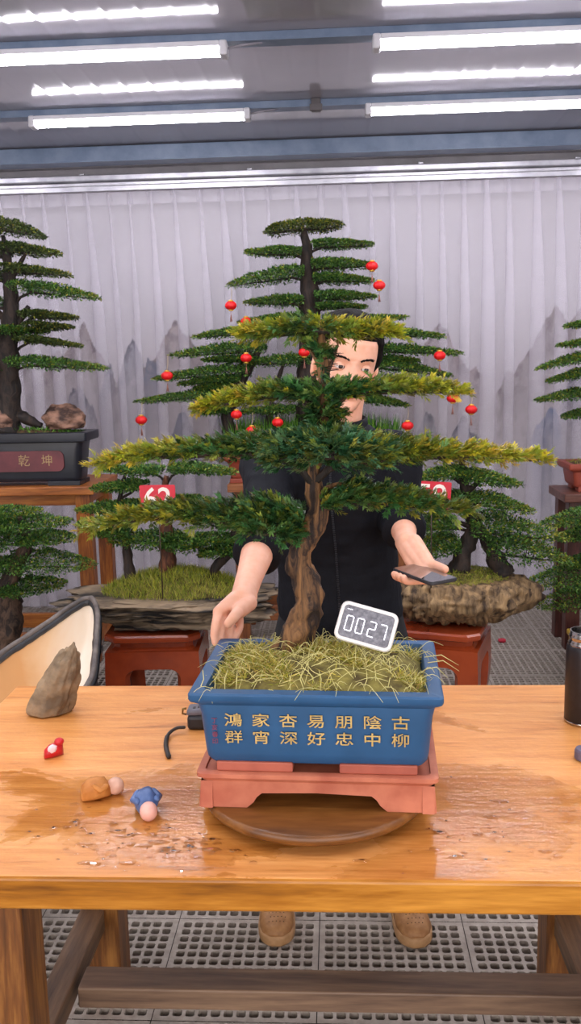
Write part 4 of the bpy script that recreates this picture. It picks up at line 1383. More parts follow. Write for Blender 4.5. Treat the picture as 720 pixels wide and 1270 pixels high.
for i, (x, y, yt, lab) in enumerate(lan):
    Yl2 = Yc - 0.20 if i not in (3,) else Yc - 0.1
    c = at(x, y, Yl2)
    if LSRC is None:
        t = thing('lantern', lab, 'lantern', c, 'small red lanterns hung on the bonsai')
        mb = MB()
        n = 32
        rings = []
        for q in range(1, 14):
            th = PI * q / 14
            rings.append([(c[0] + 0.031 * math.sin(th) * (1 + 0.05 * math.cos(8 * 2 * PI * j / n)) * math.cos(2 * PI * j / n), c[1] + 0.031 * math.sin(th) * (1 + 0.05 * math.cos(8 * 2 * PI * j / n)) * math.sin(2 * PI * j / n), c[2] - 0.024 * math.cos(th)) for j in range(n)])
        mb.loft(rings); mb.build('lantern_body', M_lan, t)
        MB().lathe([(0.002, 0.030), (0.013, 0.029), (0.014, 0.021), (0.012, 0.02)], 16, c).build('cap', M_goldcap, t)
        MB().lathe([(0.012, -0.020), (0.014, -0.021), (0.013, -0.028), (0.002, -0.029)], 16, c).build('cap', M_goldcap, t)
        mb = MB().tube([c + np.array([0, 0, -.028]), c + np.array([0, 0, -.05])], [0.0015, 0.0015], 6)
        for q in range(7):
            a = 2 * PI * q / 7
            mb.tube([c + np.array([0, 0, -.048]), c + np.array([0.006 * math.cos(a), 0.006 * math.sin(a), -0.085])], [0.0018, 0.0012], 5)
        mb.build('tassel', plain('dull red tassel', '#8a5a4c', 0.7), t)
        LSRC = copy_tree(t); LSRC.location = (0, 0, 5)
    else:
        t = copy_tree(LSRC); t.location = Vector(c); t['label'] = lab
        t.rotation_euler.z = 0.7 * i
        for ch in t.children:
            pass
    top = at(x + 1, yt, Yl2 + 0.05)
    MB().tube([c + np.array([0, 0, .028]), (c + top) / 2 + np.array([0.002, 0, 0.004]), top], 0.0012, 5).build('cord', M_string, t)

for k in list(LSRC.children):
    bpy.data.objects.remove(k)
bpy.data.objects.remove(LSRC)
# ------------------------------------------------------------------ number signs
M_signred = plain('red plastic plate', '#c8102e', 0.4)
M_digit = plain('white digits', '#f2e6dc', 0.5)


def number_sign(txt, x, y, Y, w, h, foot, label, tilt):
    c = at(x, y, Y)
    t = thing('number_sign', label, 'sign', (c[0], c[1], foot), 'red number signs among the bonsai')
    mb = MB().prism(rr(w, h, 0.006), -0.003, 0.003, 'XZ')
    Rm = Matrix.Translation(c) @ Matrix.Rotation(tilt, 4, 'Y')
    mb.xform(Rm); p = mb.build('plate', M_signred, t)
    v, f = text_mesh(txt, h * 1.05, 0.0008, 0.0015)
    mb = MB().add([(a * 0.98, -0.0036 - c2, b) for a, b, c2 in v], f, 0, False)
    mb.xform(Rm); mb.build('number', M_digit, p, recalc=False)
    MB().tube([(c[0], c[1] + 0.008, c[2] + h * 0.3), (c[0], c[1] + 0.008, foot)], 0.0025, 8).build('stake', plain('brown stake', '#3a2c22', 0.6), t)


number_sign('62', 195.5, 619, 3.52, 0.145, 0.115, 0.60, 'red number plate reading 62 among the leaves at left', 0.0)
number_sign('59', 535, 615, 3.52, 0.150, 0.115, 0.63, 'red number plate reading 59 among the leaves at right', 0.06)

# ================================================================== THINGS ON THE BENCH
TOPZ = 0.76
# countdown timer leaning in the moss
def make_timer():
    W, H, D = 0.104, 0.070, 0.016
    c = at(454, 777, 1.515)
    t = thing('digital_timer', 'white framed digital timer reading 00 27 leaning in the moss of the blue pot', 'timer', c)
    # tipped back, tilted clockwise
    Rm = Matrix.Translation(c) @ Matrix.Rotation(math.radians(-8), 4, 'Z') @ Matrix.Rotation(math.radians(14.5), 4, 'Y') @ Matrix.Rotation(math.radians(-22), 4, 'X')
    mb = MB()
    P0 = lambda k, y, r: [(x, y, z) for x, z in rr(W + k, H + k, r)]
    mb.loft([P0(-0.004, D / 2, 0.012), P0(0, D / 2 - 0.002, 0.013), P0(0, -D / 2 + 0.003, 0.013), P0(-0.004, -D / 2, 0.012), P0(-0.012, -D / 2, 0.008), P0(-0.013, -D / 2 + 0.0012, 0.008)])
    mb.xform(Rm); cs = mb.build('case', plain('white glossy plastic', '#ece8e4', 0.35), t, 40)
    mb = MB().prism(rr(W - 0.0135, H - 0.0135, 0.007), -D / 2 + 0.0006, -D / 2 + 0.002, 'XZ')
    mb.xform(Rm); mb.build('screen', speckled('speckled dark lcd', '#55555e', '#7b7b84', 160, 0.22, 0.0), t)
    # seven-segment digits
    mb = MB()
    seg = {'0': 'abcdef', '2': 'abged', '7': 'abcf'}
    dw, dh, sw = 0.0118, 0.026, 0.0016
    for k, ch in enumerate('0027'):
        X = -0.0300 + k * 0.0195 + (0.0015 if k > 1 else -0.0005)
        lines = {'a': ((-dw / 2, dh / 2), (dw / 2, dh / 2)), 'b': ((dw / 2, dh / 2), (dw / 2, 0)), 'c': ((dw / 2, 0), (dw / 2, -dh / 2)), 'd': ((-dw / 2, -dh / 2), (dw / 2, -dh / 2)), 'e': ((-dw / 2, 0), (-dw / 2, -dh / 2)), 'f': ((-dw / 2, dh / 2), (-dw / 2, 0)), 'g': ((-dw / 2, 0), (dw / 2, 0))}
        for s in seg[ch]:
            if ch == '7' and s == 'f': continue
            (x0, z0), (x1, z1) = lines[s]
            hor = z0 == z1
            sx, sz = ((abs(x1 - x0) - sw * 0.9, sw) if hor else (sw, abs(z1 - z0) - sw * 0.9))
            mb.box((X + (x0 + x1) / 2, -D / 2 + 0.0003, (z0 + z1) / 2 - 0.003), (sx, 0.0006, sz), 0)
    for q in range(4):
        mb.box((-0.039 + q * 0.0026, -D / 2 + 0.0003, 0.0212), (0.0014, 0.0006, 0.0014), 0)
    mb.xform(Rm); mb.build('digits', emit('lit white segments', '#f4f4ff', 1.1), t)


make_timer()

o = blob_rock('rock', (-0.655, 1.925, TOPZ + 0.062), (0.066, 0.050, 0.100), speckled('grey brown stone', '#62523f', '#9c8568', 16, 0.7, 0.7, 0.008, stretch=(1, 1, 1.6)), None, 21, noise=0.26, flat=0.58, n=56, taper=0.50, shear=(0.038, 0.0), nsc=2.6)
tag(o, 'pointed grey brown stone standing on the left end of the bench', 'rock')


# clay figurines
def figurine(name_c, c, a, body, cap, label, s=1.0, skin='#d8a58e'):
    t = thing('clay_figurine', label, 'figurine', (c[0], c[1], TOPZ), 'small clay figurines lying on the bench')
    Rm = Matrix.Translation((c[0], c[1], TOPZ)) @ Matrix.Rotation(a, 4, 'Z') @ Matrix.Scale(s, 4)
    mb = MB()
    # robed body lying on its side, along +x
    mb.loft([[(x, ry * math.cos(2 * PI * j / 20) * (1 + 0.08 * math.cos(5 * 2 * PI * j / 20)), 0.0 + max(-rz, rz * math.sin(2 * PI * j / 20) * (1 + 0.08 * math.cos(5 * 2 * PI * j / 20))) + rz * 0.98) for j in range(20)] for x, ry, rz in ((-0.026, 0.004, 0.004), (-0.024, 0.013, 0.012), (-0.014, 0.0175, 0.0155), (0.0, 0.0175, 0.0165), (0.012, 0.014, 0.0145), (0.018, 0.009, 0.010), (0.020, 0.003, 0.006))])
    mb.xform(Rm); mb.build('robe', body, t)
    mb = MB().ball((0.027, 0.0, 0.0135), (0.0135, 0.0125, 0.0135), 14)
    mb.xform(Rm); mb.build('head', cap, t)
    mb = MB()
    for sg in (-1, 1):
        mb.tube([(0.010, sg * 0.014, 0.022), (0.0, sg * 0.018, 0.020), (-0.008, sg * 0.012, 0.026)], [0.005, 0.0055, 0.004], 8, round_ends=True)
    mb.xform(Rm); mb.build('sleeve', body, t)


M_clayR = speckled('red glazed clay', '#b3141e', '#d42028', 30, 0.35, 0.1, 0.002)
M_clayO = speckled('ochre clay', '#b56f2c', '#d08c46', 40, 0.6, 0.3, 0.003)
M_clayB = speckled('blue glazed clay', '#3d5788', '#5872a4', 40, 0.4, 0.2, 0.002)
M_skinC = speckled('pale clay', '#d6a48c', '#e6bba4', 40, 0.55, 0.05, 0.002)
M_skinD = speckled('pale pink clay', '#d99f90', '#e4b0a2', 40, 0.5, 0.05, 0.002)
# red one: built upright-ish with a white beard patch
c = atz(67, 938, TOPZ)
t = thing('clay_figurine', 'small red and white clay figurine on the left of the bench', 'figurine', (c[0], c[1], TOPZ), 'small clay figurines lying on the bench')
Rm = Matrix.Translation((c[0], c[1], TOPZ)) @ Matrix.Rotation(0.55, 4, 'Z')
mb = MB()
mb.loft([[(x, ry * math.cos(2 * PI * j / 20), max(0.0, rz * math.sin(2 * PI * j / 20) + rz * 0.95)) for j in range(20)] for x, ry, rz in ((-0.020, 0.004, 0.004), (-0.018, 0.009, 0.009), (-0.008, 0.013, 0.0135), (0.004, 0.013, 0.015), (0.014, 0.010, 0.0155), (0.019, 0.004, 0.012))])
mb.xform(Rm); mb.build('robe', M_clayR, t)
mb = MB().ball((0.012, -0.001, 0.030), (0.010, 0.010, 0.008), 12); mb.xform(Rm); mb.build('hood', M_clayR, t)
mb = MB().ball((-0.004, -0.008, 0.020), (0.010, 0.007, 0.009), 12, noise=0.25, nscale=4); mb.xform(Rm); mb.build('beard', plain('white glaze', '#e8cfd0', 0.4), t)
c = atz(122, 989, TOPZ)
figurine('o', c, 0.45, M_clayO, M_skinC, 'ochre robed clay figurine with a pale round head lying on the bench', 1.2)
c = atz(182, 1006, TOPZ)
figurine('b', c, -1.25, M_clayB, M_skinD, 'blue robed clay figurine with a pink head lying nearest the turntable', 1.25)

# small black device with strap behind the pot's left side
M_blk = speckled('matt black plastic', '#15151a', '#222228', 30, 0.45, 0.03)
M_gry = speckled('grey plastic', '#5a5a66', '#6c6c78', 30, 0.35, 0.03)
c = atz(247, 908, TOPZ)
t = thing('handheld_device', 'small black device with grey top and wrist strap left of the blue pot', 'device', (c[0], c[1], TOPZ))
cx, cy = c[0] + 0.005, c[1] + 0.03
MB().box((cx, cy, TOPZ + 0.0165), (0.066, 0.045, 0.033), 0.008, seg=3).build('body', M_blk, t)
mb = MB().box((cx, cy + 0.002, TOPZ + 0.0385), (0.068, 0.041, 0.014), 0.005, seg=3)
b0 = mb.build('top_cover', M_gry, t)
mb = MB()
for q in range(5):
    mb.box((cx - 0.018 + q * 0.010, cy - 0.004 + (q % 2) * 0.004, TOPZ + 0.0458), (0.006, 0.010, 0.0014), 0.0004)
mb.build('button', M_blk, t)
MB().tube([(cx - 0.036, cy - 0.004, TOPZ + 0.044), (cx - 0.044, cy - 0.004, TOPZ + 0.043), (cx - 0.045, cy - 0.004, TOPZ + 0.032), (cx - 0.036, cy - 0.004, TOPZ + 0.030)], 0.0025, 8).build('strap_loop', plain('brass wire', '#8a6a3a', 0.35, 0.8), t)
sp = [atz(228, 902, TOPZ + 0.012), atz(219, 903, TOPZ + 0.012), atz(210, 909, TOPZ + 0.008), atz(206, 918, TOPZ + 0.005), atz(206, 928, TOPZ + 0.005), atz(209, 938, TOPZ + 0.005)]
P1 = smooth_path(sp, 18)
MB().tube(P1, [0.0038] * 9 + [0.0052] * 9, 8, round_ends=True).build('strap', plain('black strap', '#26211f', 0.5), t)

# steel-necked black flask without its lid
M_steel = speckled('brushed steel', '#a9a6a4', '#c6c3c0', 60, 0.2, 0.03, metallic=1.0)
c = (0.528, 1.875)
t = thing('thermos_flask', 'black thermos flask with open steel neck at the right end of the bench', 'flask', (c[0], c[1], TOPZ))
M_flask = speckled('black powder coat', '#17161b', '#201f25', 90, 0.42, 0.04, 0.001)
MB().lathe([(0.030, 0.001), (0.0375, 0.002), (0.040, 0.006), (0.040, 0.150), (0.0398, 0.165), (0.0385, 0.173), (0.0365, 0.176), (0.030, 0.176)], 48, (c[0], c[1], TOPZ)).build('body', M_flask, t, 50)
MB().lathe([(0.0365, 0.1755), (0.0368, 0.181), (0.034, 0.184), (0.0335, 0.190), (0.035, 0.192), (0.035, 0.196), (0.033, 0.198), (0.033, 0.205), (0.0325, 0.207), (0.0305, 0.207), (0.030, 0.200), (0.030, 0.06), (0.002, 0.06)], 48, (c[0], c[1], TOPZ)).build('neck', M_steel, t, 50)
MB().lathe([(0.0375, 0.0005), (0.0405, 0.002), (0.0407, 0.0055), (0.0400, 0.007)], 48, (c[0], c[1], TOPZ), caps=False).build('base_ring', M_steel, t)
c = atz(724, 942, TOPZ)
t = thing('bottle_cap', 'small round purple grey lid lying at the right edge of the bench', 'lid', (c[0], c[1], TOPZ))
M_lid = plain('purple grey plastic', '#6a6478', 0.35)
MB().lathe([(0.016, 0.001), (0.0185, 0.003), (0.0185, 0.020), (0.0165, 0.0235), (0.002, 0.0245)], 36, (c[0], c[1], TOPZ)).build('shell', M_lid, t, 50)
mb = MB()
for q in range(30):
    a = 2 * PI * q / 30
    mb.box((c[0] + 0.0186 * math.cos(a), c[1] + 0.0186 * math.sin(a), TOPZ + 0.011), (0.0012, 0.0016, 0.015), 0.0003, (0, 0, a))
mb.build('grip', M_lid, t)


# ================================================================== ON THE FLOOR
# black rimmed boat-shaped trough at left
M_cream, _nt, _b = newmat('cream washed inside with orange stain')
_v = coords(_nt, (1.0, 1.0, 1))
_f = noise_tex(_nt, _v, 2.2, 5, 0.55, 0.5)
_s = N(_nt, 'ShaderNodeSeparateXYZ'); _nt.links.new(_v, _s.inputs[0])
_k = N(_nt, 'ShaderNodeMath', operation='MULTIPLY_ADD'); _nt.links.new(_s.outputs['X'], _k.inputs[0]); _k.inputs[1].default_value = 1.9
_o = N(_nt, 'ShaderNodeMath', operation='MULTIPLY_ADD'); _nt.links.new(_f, _o.inputs[0]); _o.inputs[1].default_value = 0.5; _o.inputs[2].default_value = 2.0
_nt.links.new(_o.outputs[0], _k.inputs[2])
_nt.links.new(ramp(_nt, _k.outputs[0], [(0.0, '#cf9a62'), (0.14, '#e2c097'), (0.30, '#efe6d8'), (0.75, '#f2ede6')]), _b.inputs['Base Color'])
_b.inputs['Roughness'].default_value = 0.5
M_rim = speckled('weathered black rim', '#232427', '#35363a', 14, 0.5, 0.2, 0.003)
M_rimtop = speckled('worn grey brown rim top', '#4a4442', '#756b64', 14, 0.6, 0.2, 0.003)


def make_trough():
    # rim seen from above; bow points at the curtain
    zr = 0.60
    Lw = np.array([atz(113, 744, .645), atz(102, 746, .64), atz(82, 758, .62), atz(55, 777, .59), atz(28, 795, .56), atz(0, 814, .53), (-1.31, 2.65, .47), (-1.33, 2.25, .44), (-1.28, 1.85, .43)])
    Rw = np.array([atz(113, 744, .645), atz(118, 750, .64), atz(121, 765, .62), atz(120, 787, .585), atz(118, 812, .545), atz(112, 846, .50), (-.875, 2.60, .46), (-.885, 2.2, .44), (-.94, 1.85, .43)])
    # keep the right rim clear of the bench end
    Lp, Rp = smooth_path(Lw, 40), smooth_path(Rw, 40)
    t = thing('boat_trough', 'boat shaped trough with black rim and cream inside at left behind the bench', 'trough', (float((Lp[:, 0].mean() + Rp[:, 0].mean()) / 2), float(Lp[:, 1].mean()), 0))
    n = 14
    def shell(off, depth, zo=0.0):
        rings = []
        for i in range(40):
            a, b = Lp[i].copy(), Rp[i].copy()
            s = i / 39
            d = depth * min(1, (s * 2.4 + 0.03) ** 0.75)
            row = []
            ax = (b - a); w = np.linalg.norm(ax) + 1e-9; ax = ax / w
            a = a - ax * off; b = b + ax * off
            if i == 0:
                a = a + np.array([0, off, 0]); b = b + np.array([0, off, 0])
            for q in range(n + 1):
                f = q / n
                p = a * (1 - f) + b * f
                p = p + np.array([0, 0, -d * (1 - abs(2 * f - 1) ** 3.0) + zo])
                row.append(p)
            rings.append(row)
        return rings
    MB().loft(shell(-0.002, 0.30), caps=False, closed=False).build('inside', M_cream, t, recalc=False)
    MB().loft(shell(0.022, 0.345, -0.004), caps=False, closed=False).build('hull', M_rim, t, recalc=False)
    # rim band: thick strip round both sides
    for nm, mt, dz, r in (('rim', M_rim, -0.010, 0.015), ('rim_cap', M_rimtop, 0.008, 0.010)):
        path = [p + np.array([0, 0, dz]) for p in Lp[::-1]] + [p + np.array([0, 0, dz]) for p in Rp[1:]]
        MB().tube(path, r, 10, noise=0.15, nscale=25).build(nm, mt, t)
    # cradle under the hull
    for i in (14, 26):
        m_ = (Lp[i] + Rp[i]) / 2
        MB().box((m_[0], m_[1], 0.06), (0.20, 0.06, 0.12), 0.006).build('cradle', M_dkt, t)


make_trough()

c = atz(622, 797, 0.0)
o = MB().ball((c[0], c[1], 0.013), (0.022, 0.014, 0.013), 10, noise=0.35, nscale=3).build('petal', plain('red pink petal', '#b02238', 0.5))
tag(o, 'tiny red pink scrap lying on the floor grating at right', 'scrap')
c = at(716, 784, 4.45)
c = np.array([c[0], c[1], 0.0])
t = thing('folding_step', 'yellow plastic step stool on the floor at the right edge beneath the stand', 'step stool', c)
M_yel = plain('yellow plastic', '#b8932a', 0.5)
zt = 0.135
MB().box((c[0] + 0.10, c[1] + 0.02, zt), (0.26, 0.18, 0.03), 0.008).build('top', M_yel, t)
for sx in (0, 1):
    MB().prism([(-0.075, 0), (-0.05, 0), (-0.03, zt - 0.04), (0.03, zt - 0.04), (0.05, 0), (0.075, 0), (0.065, zt - 0.012), (-0.065, zt - 0.012)], -0.012, 0.012, 'YZ').xform(Matrix.Translation((c[0] + 0.10 + (sx * 2 - 1) * 0.11, c[1] + 0.02, 0))).build('leg', M_yel, t)

# ================================================================== THE MAN
def skin_mat():
    m, nt, b = newmat('skin')
    f = noise_tex(nt, coords(nt), 40, 4)
    nt.links.new(ramp(nt, f, [(0.3, '#dca285'), (0.7, '#e6b198')]), b.inputs['Base Color'])
    b.inputs['Roughness'].default_value = 0.5
    b.inputs['Subsurface Weight'].default_value = 0.12
    b.inputs['Subsurface Radius'].default_value = (0.01, 0.004, 0.002)
    b.inputs['Subsurface Scale'].default_value = 0.6
    return m


M_skin = skin_mat()
M_lip = plain('lips', '#b9685c', 0.45)
M_nail = plain('fingernail', '#e9b7a6', 0.3)
M_hair, _nt, _b = newmat('short black hair')
_f = noise_tex(_nt, coords(_nt, (1, 1, 0.25)), 160, 4)
_nt.links.new(ramp(_nt, _f, [(0.35, '#080707'), (0.7, '#191514')]), _b.inputs['Base Color'])
_b.inputs['Roughness'].default_value = 0.75; _b.inputs['Specular IOR Level'].default_value = 0.15
bump(_nt, _b, _f, 0.6, 0.004)
M_jacket, _nt, _b = newmat('navy black cloth')
_f = noise_tex(_nt, coords(_nt), 260, 3)
_nt.links.new(ramp(_nt, _f, [(0.3, '#04060c'), (0.7, '#0a0e19')]), _b.inputs['Base Color'])
_b.inputs['Roughness'].default_value = 0.8; _b.inputs['Specular IOR Level'].default_value = 0.25
_g = noise_tex(_nt, coords(_nt, (1, 1, 0.5)), 16, 4, 0.5, 0.8)
bump(_nt, _b, _g, 0.35, 0.02)
M_trouser = speckled('black trousers', '#07070b', '#0e0e14', 60, 0.85, 0.2, 0.003)

man = thing('person', 'man in dark navy jacket behind the bench, one hand on the pot, other holding phone', 'person', (0.0, 2.38, 0))

HC = Vector((0.022, 2.315, 1.543))
HR = Matrix.Translation(HC) @ Matrix.Rotation(math.radians(9), 4, 'Y') @ Matrix.Rotation(math.radians(13), 4, 'Z') @ Matrix.Rotation(math.radians(4), 4, 'X')
HZ = np.array([-.122, -.119, -.113, -.104, -.09, -.075, -.055, -.03, 0, .03, .06, .085, .102, .113, .119, .121])
HW = np.array([.008, .020, .029, .038, .048, .056, .064, .070, .0735, .0755, .0745, .066, .052, .034, .017, .004])
HF = np.array([.072, .080, .086, .090, .091, .091, .091, .091, .090, .091, .087, .074, .055, .034, .016, .003])
HB = np.array([-.045, -.03, -.012, .005, .03, .055, .075, .088, .096, .101, .099, .086, .066, .042, .02, .003])


def head_rings(nz=150, na=200, off=None, zlo=-.122, zhi=.121):
    t = np.linspace(0, 1, nz)
    zs = zlo + (zhi - zlo) * (0.5 - 0.5 * np.cos(PI * (0.02 + 0.96 * t)))
    rings = []
    for z in zs:
        w, F, B = np.interp(z, HZ, HW), np.interp(z, HZ, HF), np.interp(z, HZ, HB)
        a = np.linspace(0, 2 * PI, na, endpoint=False)
        cy = 0.012
        ca, sa = np.cos(a), np.sin(a)
        e = 2 / 2.25
        x = w * np.sign(ca) * np.abs(ca) ** e
        y = np.where(sa < 0, -(F + cy) * np.abs(sa) ** e, (B - cy) * np.abs(sa) ** e) + cy
        rings.append(np.stack([x, y, np.full(na, z)], 1))
    return np.array(rings)


def face(V):
    x, y, z = V[..., 0], V[..., 1], V[..., 2]
    g = lambda x0, z0, sx, sz: np.exp(-((x - x0) / sx) ** 2 / 2 - ((z - z0) / sz) ** 2 / 2)
    fr = np.clip(-y / 0.05, 0, 1)
    d = np.zeros_like(x)
    for s in (-1, 1):
        d -= 0.0075 * g(s * .033, .002, .015, .010)
        d += 0.0042 * g(s * .031, .020, .018, .006)
        d += 0.0035 * g(s * .043, -.030, .016, .016)
        d -= 0.003 * g(s * .026, -.050, .008, .016)
        u = (x - s * .033) / .0155
        lid = np.where(np.abs(u) < 1, .0052 * (1 - u ** 2), 0) + 1e-9
        zz_ = z - (-.001 + 0.0012 * s * u)
        hole = np.where((np.abs(u) < 1) & (np.abs(zz_) < lid), 1.0, 0.0)
        d -= 0.010 * hole
        d += 0.0022 * np.exp(-((zz_ - lid - .002) / .0018) ** 2) * (np.abs(u) < 1.15)
        d += 0.0016 * np.exp(-((zz_ + lid + .002) / .0018) ** 2) * (np.abs(u) < 1.15)
    # nose
    k = np.clip((.012 - z) / .048, 0, 1) * (z > -.041)
    nose = (0.004 + 0.017 * k ** 1.2) * np.exp(-(x / (.0075 + .0045 * k)) ** 2 / 2) * (z < .014)
    nose = nose * np.where(z < -.036, np.clip((z + .044) / .008, 0, 1), 1)
    d += nose
    for s in (-1, 1):
        d += 0.009 * g(s * .0125, -.035, .0055, .0055)
        d -= 0.006 * g(s * .006, -.043, .003, .0022)
    # mouth and chin
    d += 0.0055 * g(0, -.061, .016, .0045) + 0.006 * g(0, -.0735, .014, .005) - 0.005 * g(0, -.067, .018, .0016) - 0.003 * g(0, -.083, .02, .004)
    d += 0.006 * g(0, -.102, .016, .010)
    d += 0.003 * g(0, .055, .04, .02)
    out = V.copy()
    out[..., 1] -= d * fr
    return out


body = MB()
hv = face(head_rings())
body.loft([[tuple(HR @ Vector(p)) for p in r] for r in hv])
# ears
for s in (-1, 1):
    s0 = len(body.v)
    body.ball((0, 0, 0), (0.009, 0.018, 0.031), 16)
    for i in range(s0, len(body.v)):
        x, y, z = body.v[i]
        if s * x > 0.002 and (y / 0.012) ** 2 + ((z - .004) / 0.02) ** 2 < 1: x = s * 0.0005
        body.v[i] = (x, y, z)
    body.xform(HR @ Matrix.Translation((s * .079, .012, -.012)) @ Matrix.Rotation(s * 0.45, 4, 'Z') @ Matrix.Rotation(-0.15, 4, 'X'), s0)


def ell_ring(c, rx, ry, tilt=0, n=28):
    return [(c[0] + rx * math.cos(2 * PI * j / n), c[1] + ry * math.sin(2 * PI * j / n), c[2] + tilt * ry * math.sin(2 * PI * j / n)) for j in range(n)]


TORSO = [((0.0, 2.44, .80), .150, .110), ((0.0, 2.44, .86), .162, .115), ((-.005, 2.44, .96), .150, .105), ((-.010, 2.43, 1.06), .155, .105), ((-.018, 2.41, 1.16), .168, .112), ((-.022, 2.39, 1.24), .175, .112), ((-.02, 2.375, 1.30), .165, .098), ((-.012, 2.365, 1.345), .128, .075), ((-.002, 2.355, 1.375), .085, .06), ((.004, 2.35, 1.395), .06, .05)]
body.loft([ell_ring(c, a, b) for c, a, b in TORSO])
body.tube([(0.0, 2.36, 1.34), (.004, 2.352, 1.39), (.012, 2.338, 1.44), (.020, 2.328, 1.49)], [.066, .058, .055, .056], 24)
# legs and feet
for s, ax in ((-1, -.19), (1, .175)):
    body.tube([(s * .08, 2.44, .87), (s * .085, 2.43, .78), (s * .12, 2.41, .62), ((s * .12 + ax) / 2, 2.40, .47), (ax, 2.42, .30), (ax, 2.43, .16), (ax, 2.43, .08)], [.082, .088, .075, .056, .05, .038, .036], 20, round_ends=True)
    body.tube([(ax, 2.44, .055), (ax + s * .004, 2.36, .048), (ax + s * .008, 2.27, .034), (ax + s * .008, 2.225, .03)], [.036, .036, .032, .022], 16, round_ends=True)
# arms
RS, RE, RWr = np.array([-.192, 2.375, 1.295]), at(334, 640, 2.17), at(301, 741, 1.80)
LS, LE, LWr = np.array([.150, 2.375, 1.290]), at(494, 634, 2.36), atz(504, 672, 1.108)
for S, E, W in ((RS, RE, RWr), (LS, LE, LWr)):
    body.tube([S + np.array([0.05 if S[0] < 0 else -.05, 0, 0.0]), S, S * .55 + E * .45, E, E * .6 + W * .4, E * .25 + W * .75, W], [.055, .058, .047, .042, .041, .030, .026], 20, round_ends=True)


def finger(pts, r0, r1):
    P_ = smooth_path(pts, 3 * len(pts))
    body.tube(P_, list(np.linspace(r0, r1, len(P_))), 12, round_ends=True)


# hand on the pot rim: fingers reach down to the corner of the rim
Yh = 1.735
hw = RWr
kn = [at(271, 759, 1.735), at(277, 757, 1.757), at(286, 757, 1.775), at(296, 760, 1.79)]
pip = [at(267, 778, 1.705), at(275, 778, 1.717), at(285, 777, 1.737), at(297, 776, 1.757)]
dip = [at(266, 789, 1.70), at(274, 790, 1.707), at(284, 789, 1.722), at(294, 786, 1.737)]
tip = [at(267, 797, 1.695), at(275, 798, 1.70), at(283, 796, 1.712), at(290, 793, 1.722)]
for i in range(4):
    w0 = hw + np.array([(-.012, -.004, .004, .012)[i], (-.008, 0, .004, .008)[i], 0])
    body.tube([w0, w0 * .45 + kn[i] * .55, kn[i]], [.0185, .0155, .0128], 14, round_ends=True)
    finger([kn[i], pip[i], dip[i], tip[i]], .0108 - (.0012 if i == 3 else 0), .0076 - (.0008 if i == 3 else 0))
tb = [hw + np.array([.014, -.014, -.008]), at(297, 757, 1.745), at(290, 765, 1.712), at(283, 773, 1.697)]
body.tube([tb[0], tb[1]], [.018, .0165], 14, round_ends=True)
finger(tb[1:], .0135, .0095)
nail_r = (tb[3], tb[2])

# hand with the phone: palm under its back edge, fingers across beneath, thumb along the side
PHC = Vector((0.194, 2.006, 1.062))
ph_long = Vector((.0905, -.156, -0.004)).normalized(); ph_n = Vector((0.03, -0.10, 1)); ph_n = (ph_n - ph_long * ph_n.dot(ph_long)).normalized(); ph_side = ph_n.cross(ph_long)   # towards +x/+y side
PHM = Matrix((( *ph_long, ), ( *ph_side, ), ( *ph_n, ))).transposed().to_4x4(); PHM.translation = PHC
def ph(a, b, c): return np.array(PHM @ Vector((a, b, c)))
# phone local: a along its length (towards the camera), b towards the back right edge, c above
lw_ = LWr
knL = [ph(-.012, .036, -.022), ph(-.031, .036, -.022), ph(-.049, .034, -.020), ph(-.065, .028, -.017)]
for i in range(4):
    w0 = lw_ + np.array([(.010, .004, -.003, -.009)[i], (-.006, 0, .004, .008)[i], -.004])
    body.tube([w0, w0 * .45 + knL[i] * .55 + np.array([0, 0, -.003]), knL[i]], [.020, .0165, .0125], 14, round_ends=True)
    a0 = (-.010, -.029, -.047, -.062)[i]
    e = (-.006, -.004, -.002, .004)[i]
    finger([knL[i], ph(a0 + e * .5, .006, -.018), ph(a0 + e, -.024, -.016), ph(a0 + e * 1.2, -.040, -.013), ph(a0 + e * 1.2, -.045, -.005)], .0106 - (.001 if i == 3 else 0), .0082 - (.0008 if i == 3 else 0))
tbL = [lw_ + np.array([.016, -.014, .002]), ph(-.052, .050, .004), ph(-.020, .052, .006), ph(.014, .048, .008)]
body.tube([tbL[0], tbL[1]], [.021, .0185], 14, round_ends=True)
finger(tbL[1:], .0150, .0098)
# heel of the hand
body.tube([lw_ + np.array([0, 0, -.004]), (np.array(tbL[1]) + np.array(knL[1])) / 2 + np.array([-.006, .012, 0])], [.024, .022], 16, round_ends=True)

bo = body.build('body', M_skin, man)
def _rm(o):
    r = o.modifiers.new('r', 'REMESH'); r.mode = 'VOXEL'; r.voxel_size = 0.0026; r.use_smooth_shade = True
    s = o.modifiers.new('s', 'SMOOTH'); s.factor = 0.5; s.iterations = 3
modified(bo, _rm)
bo.data.materials.clear(); bo.data.materials.append(M_skin); bo.data.materials.append(M_lip)
bo.data.polygons.foreach_set('use_smooth', [True] * len(bo.data.polygons))
Hi = HR.inverted()
_n = len(bo.data.polygons); _c = np.empty(_n * 3); bo.data.polygons.foreach_get('center', _c); _c = _c.reshape(-1, 3)
_Hi = np.array(Hi); _l = _c @ _Hi[:3, :3].T + _Hi[:3, 3]
_lip = (_l[:, 1] < -.085) & ((_l[:, 0] / .022) ** 2 + ((_l[:, 2] + .067) / np.where(_l[:, 2] > -.067, .008, .010)) ** 2 < 1)
bo.data.polygons.foreach_set('material_index', _lip.astype(np.int32))

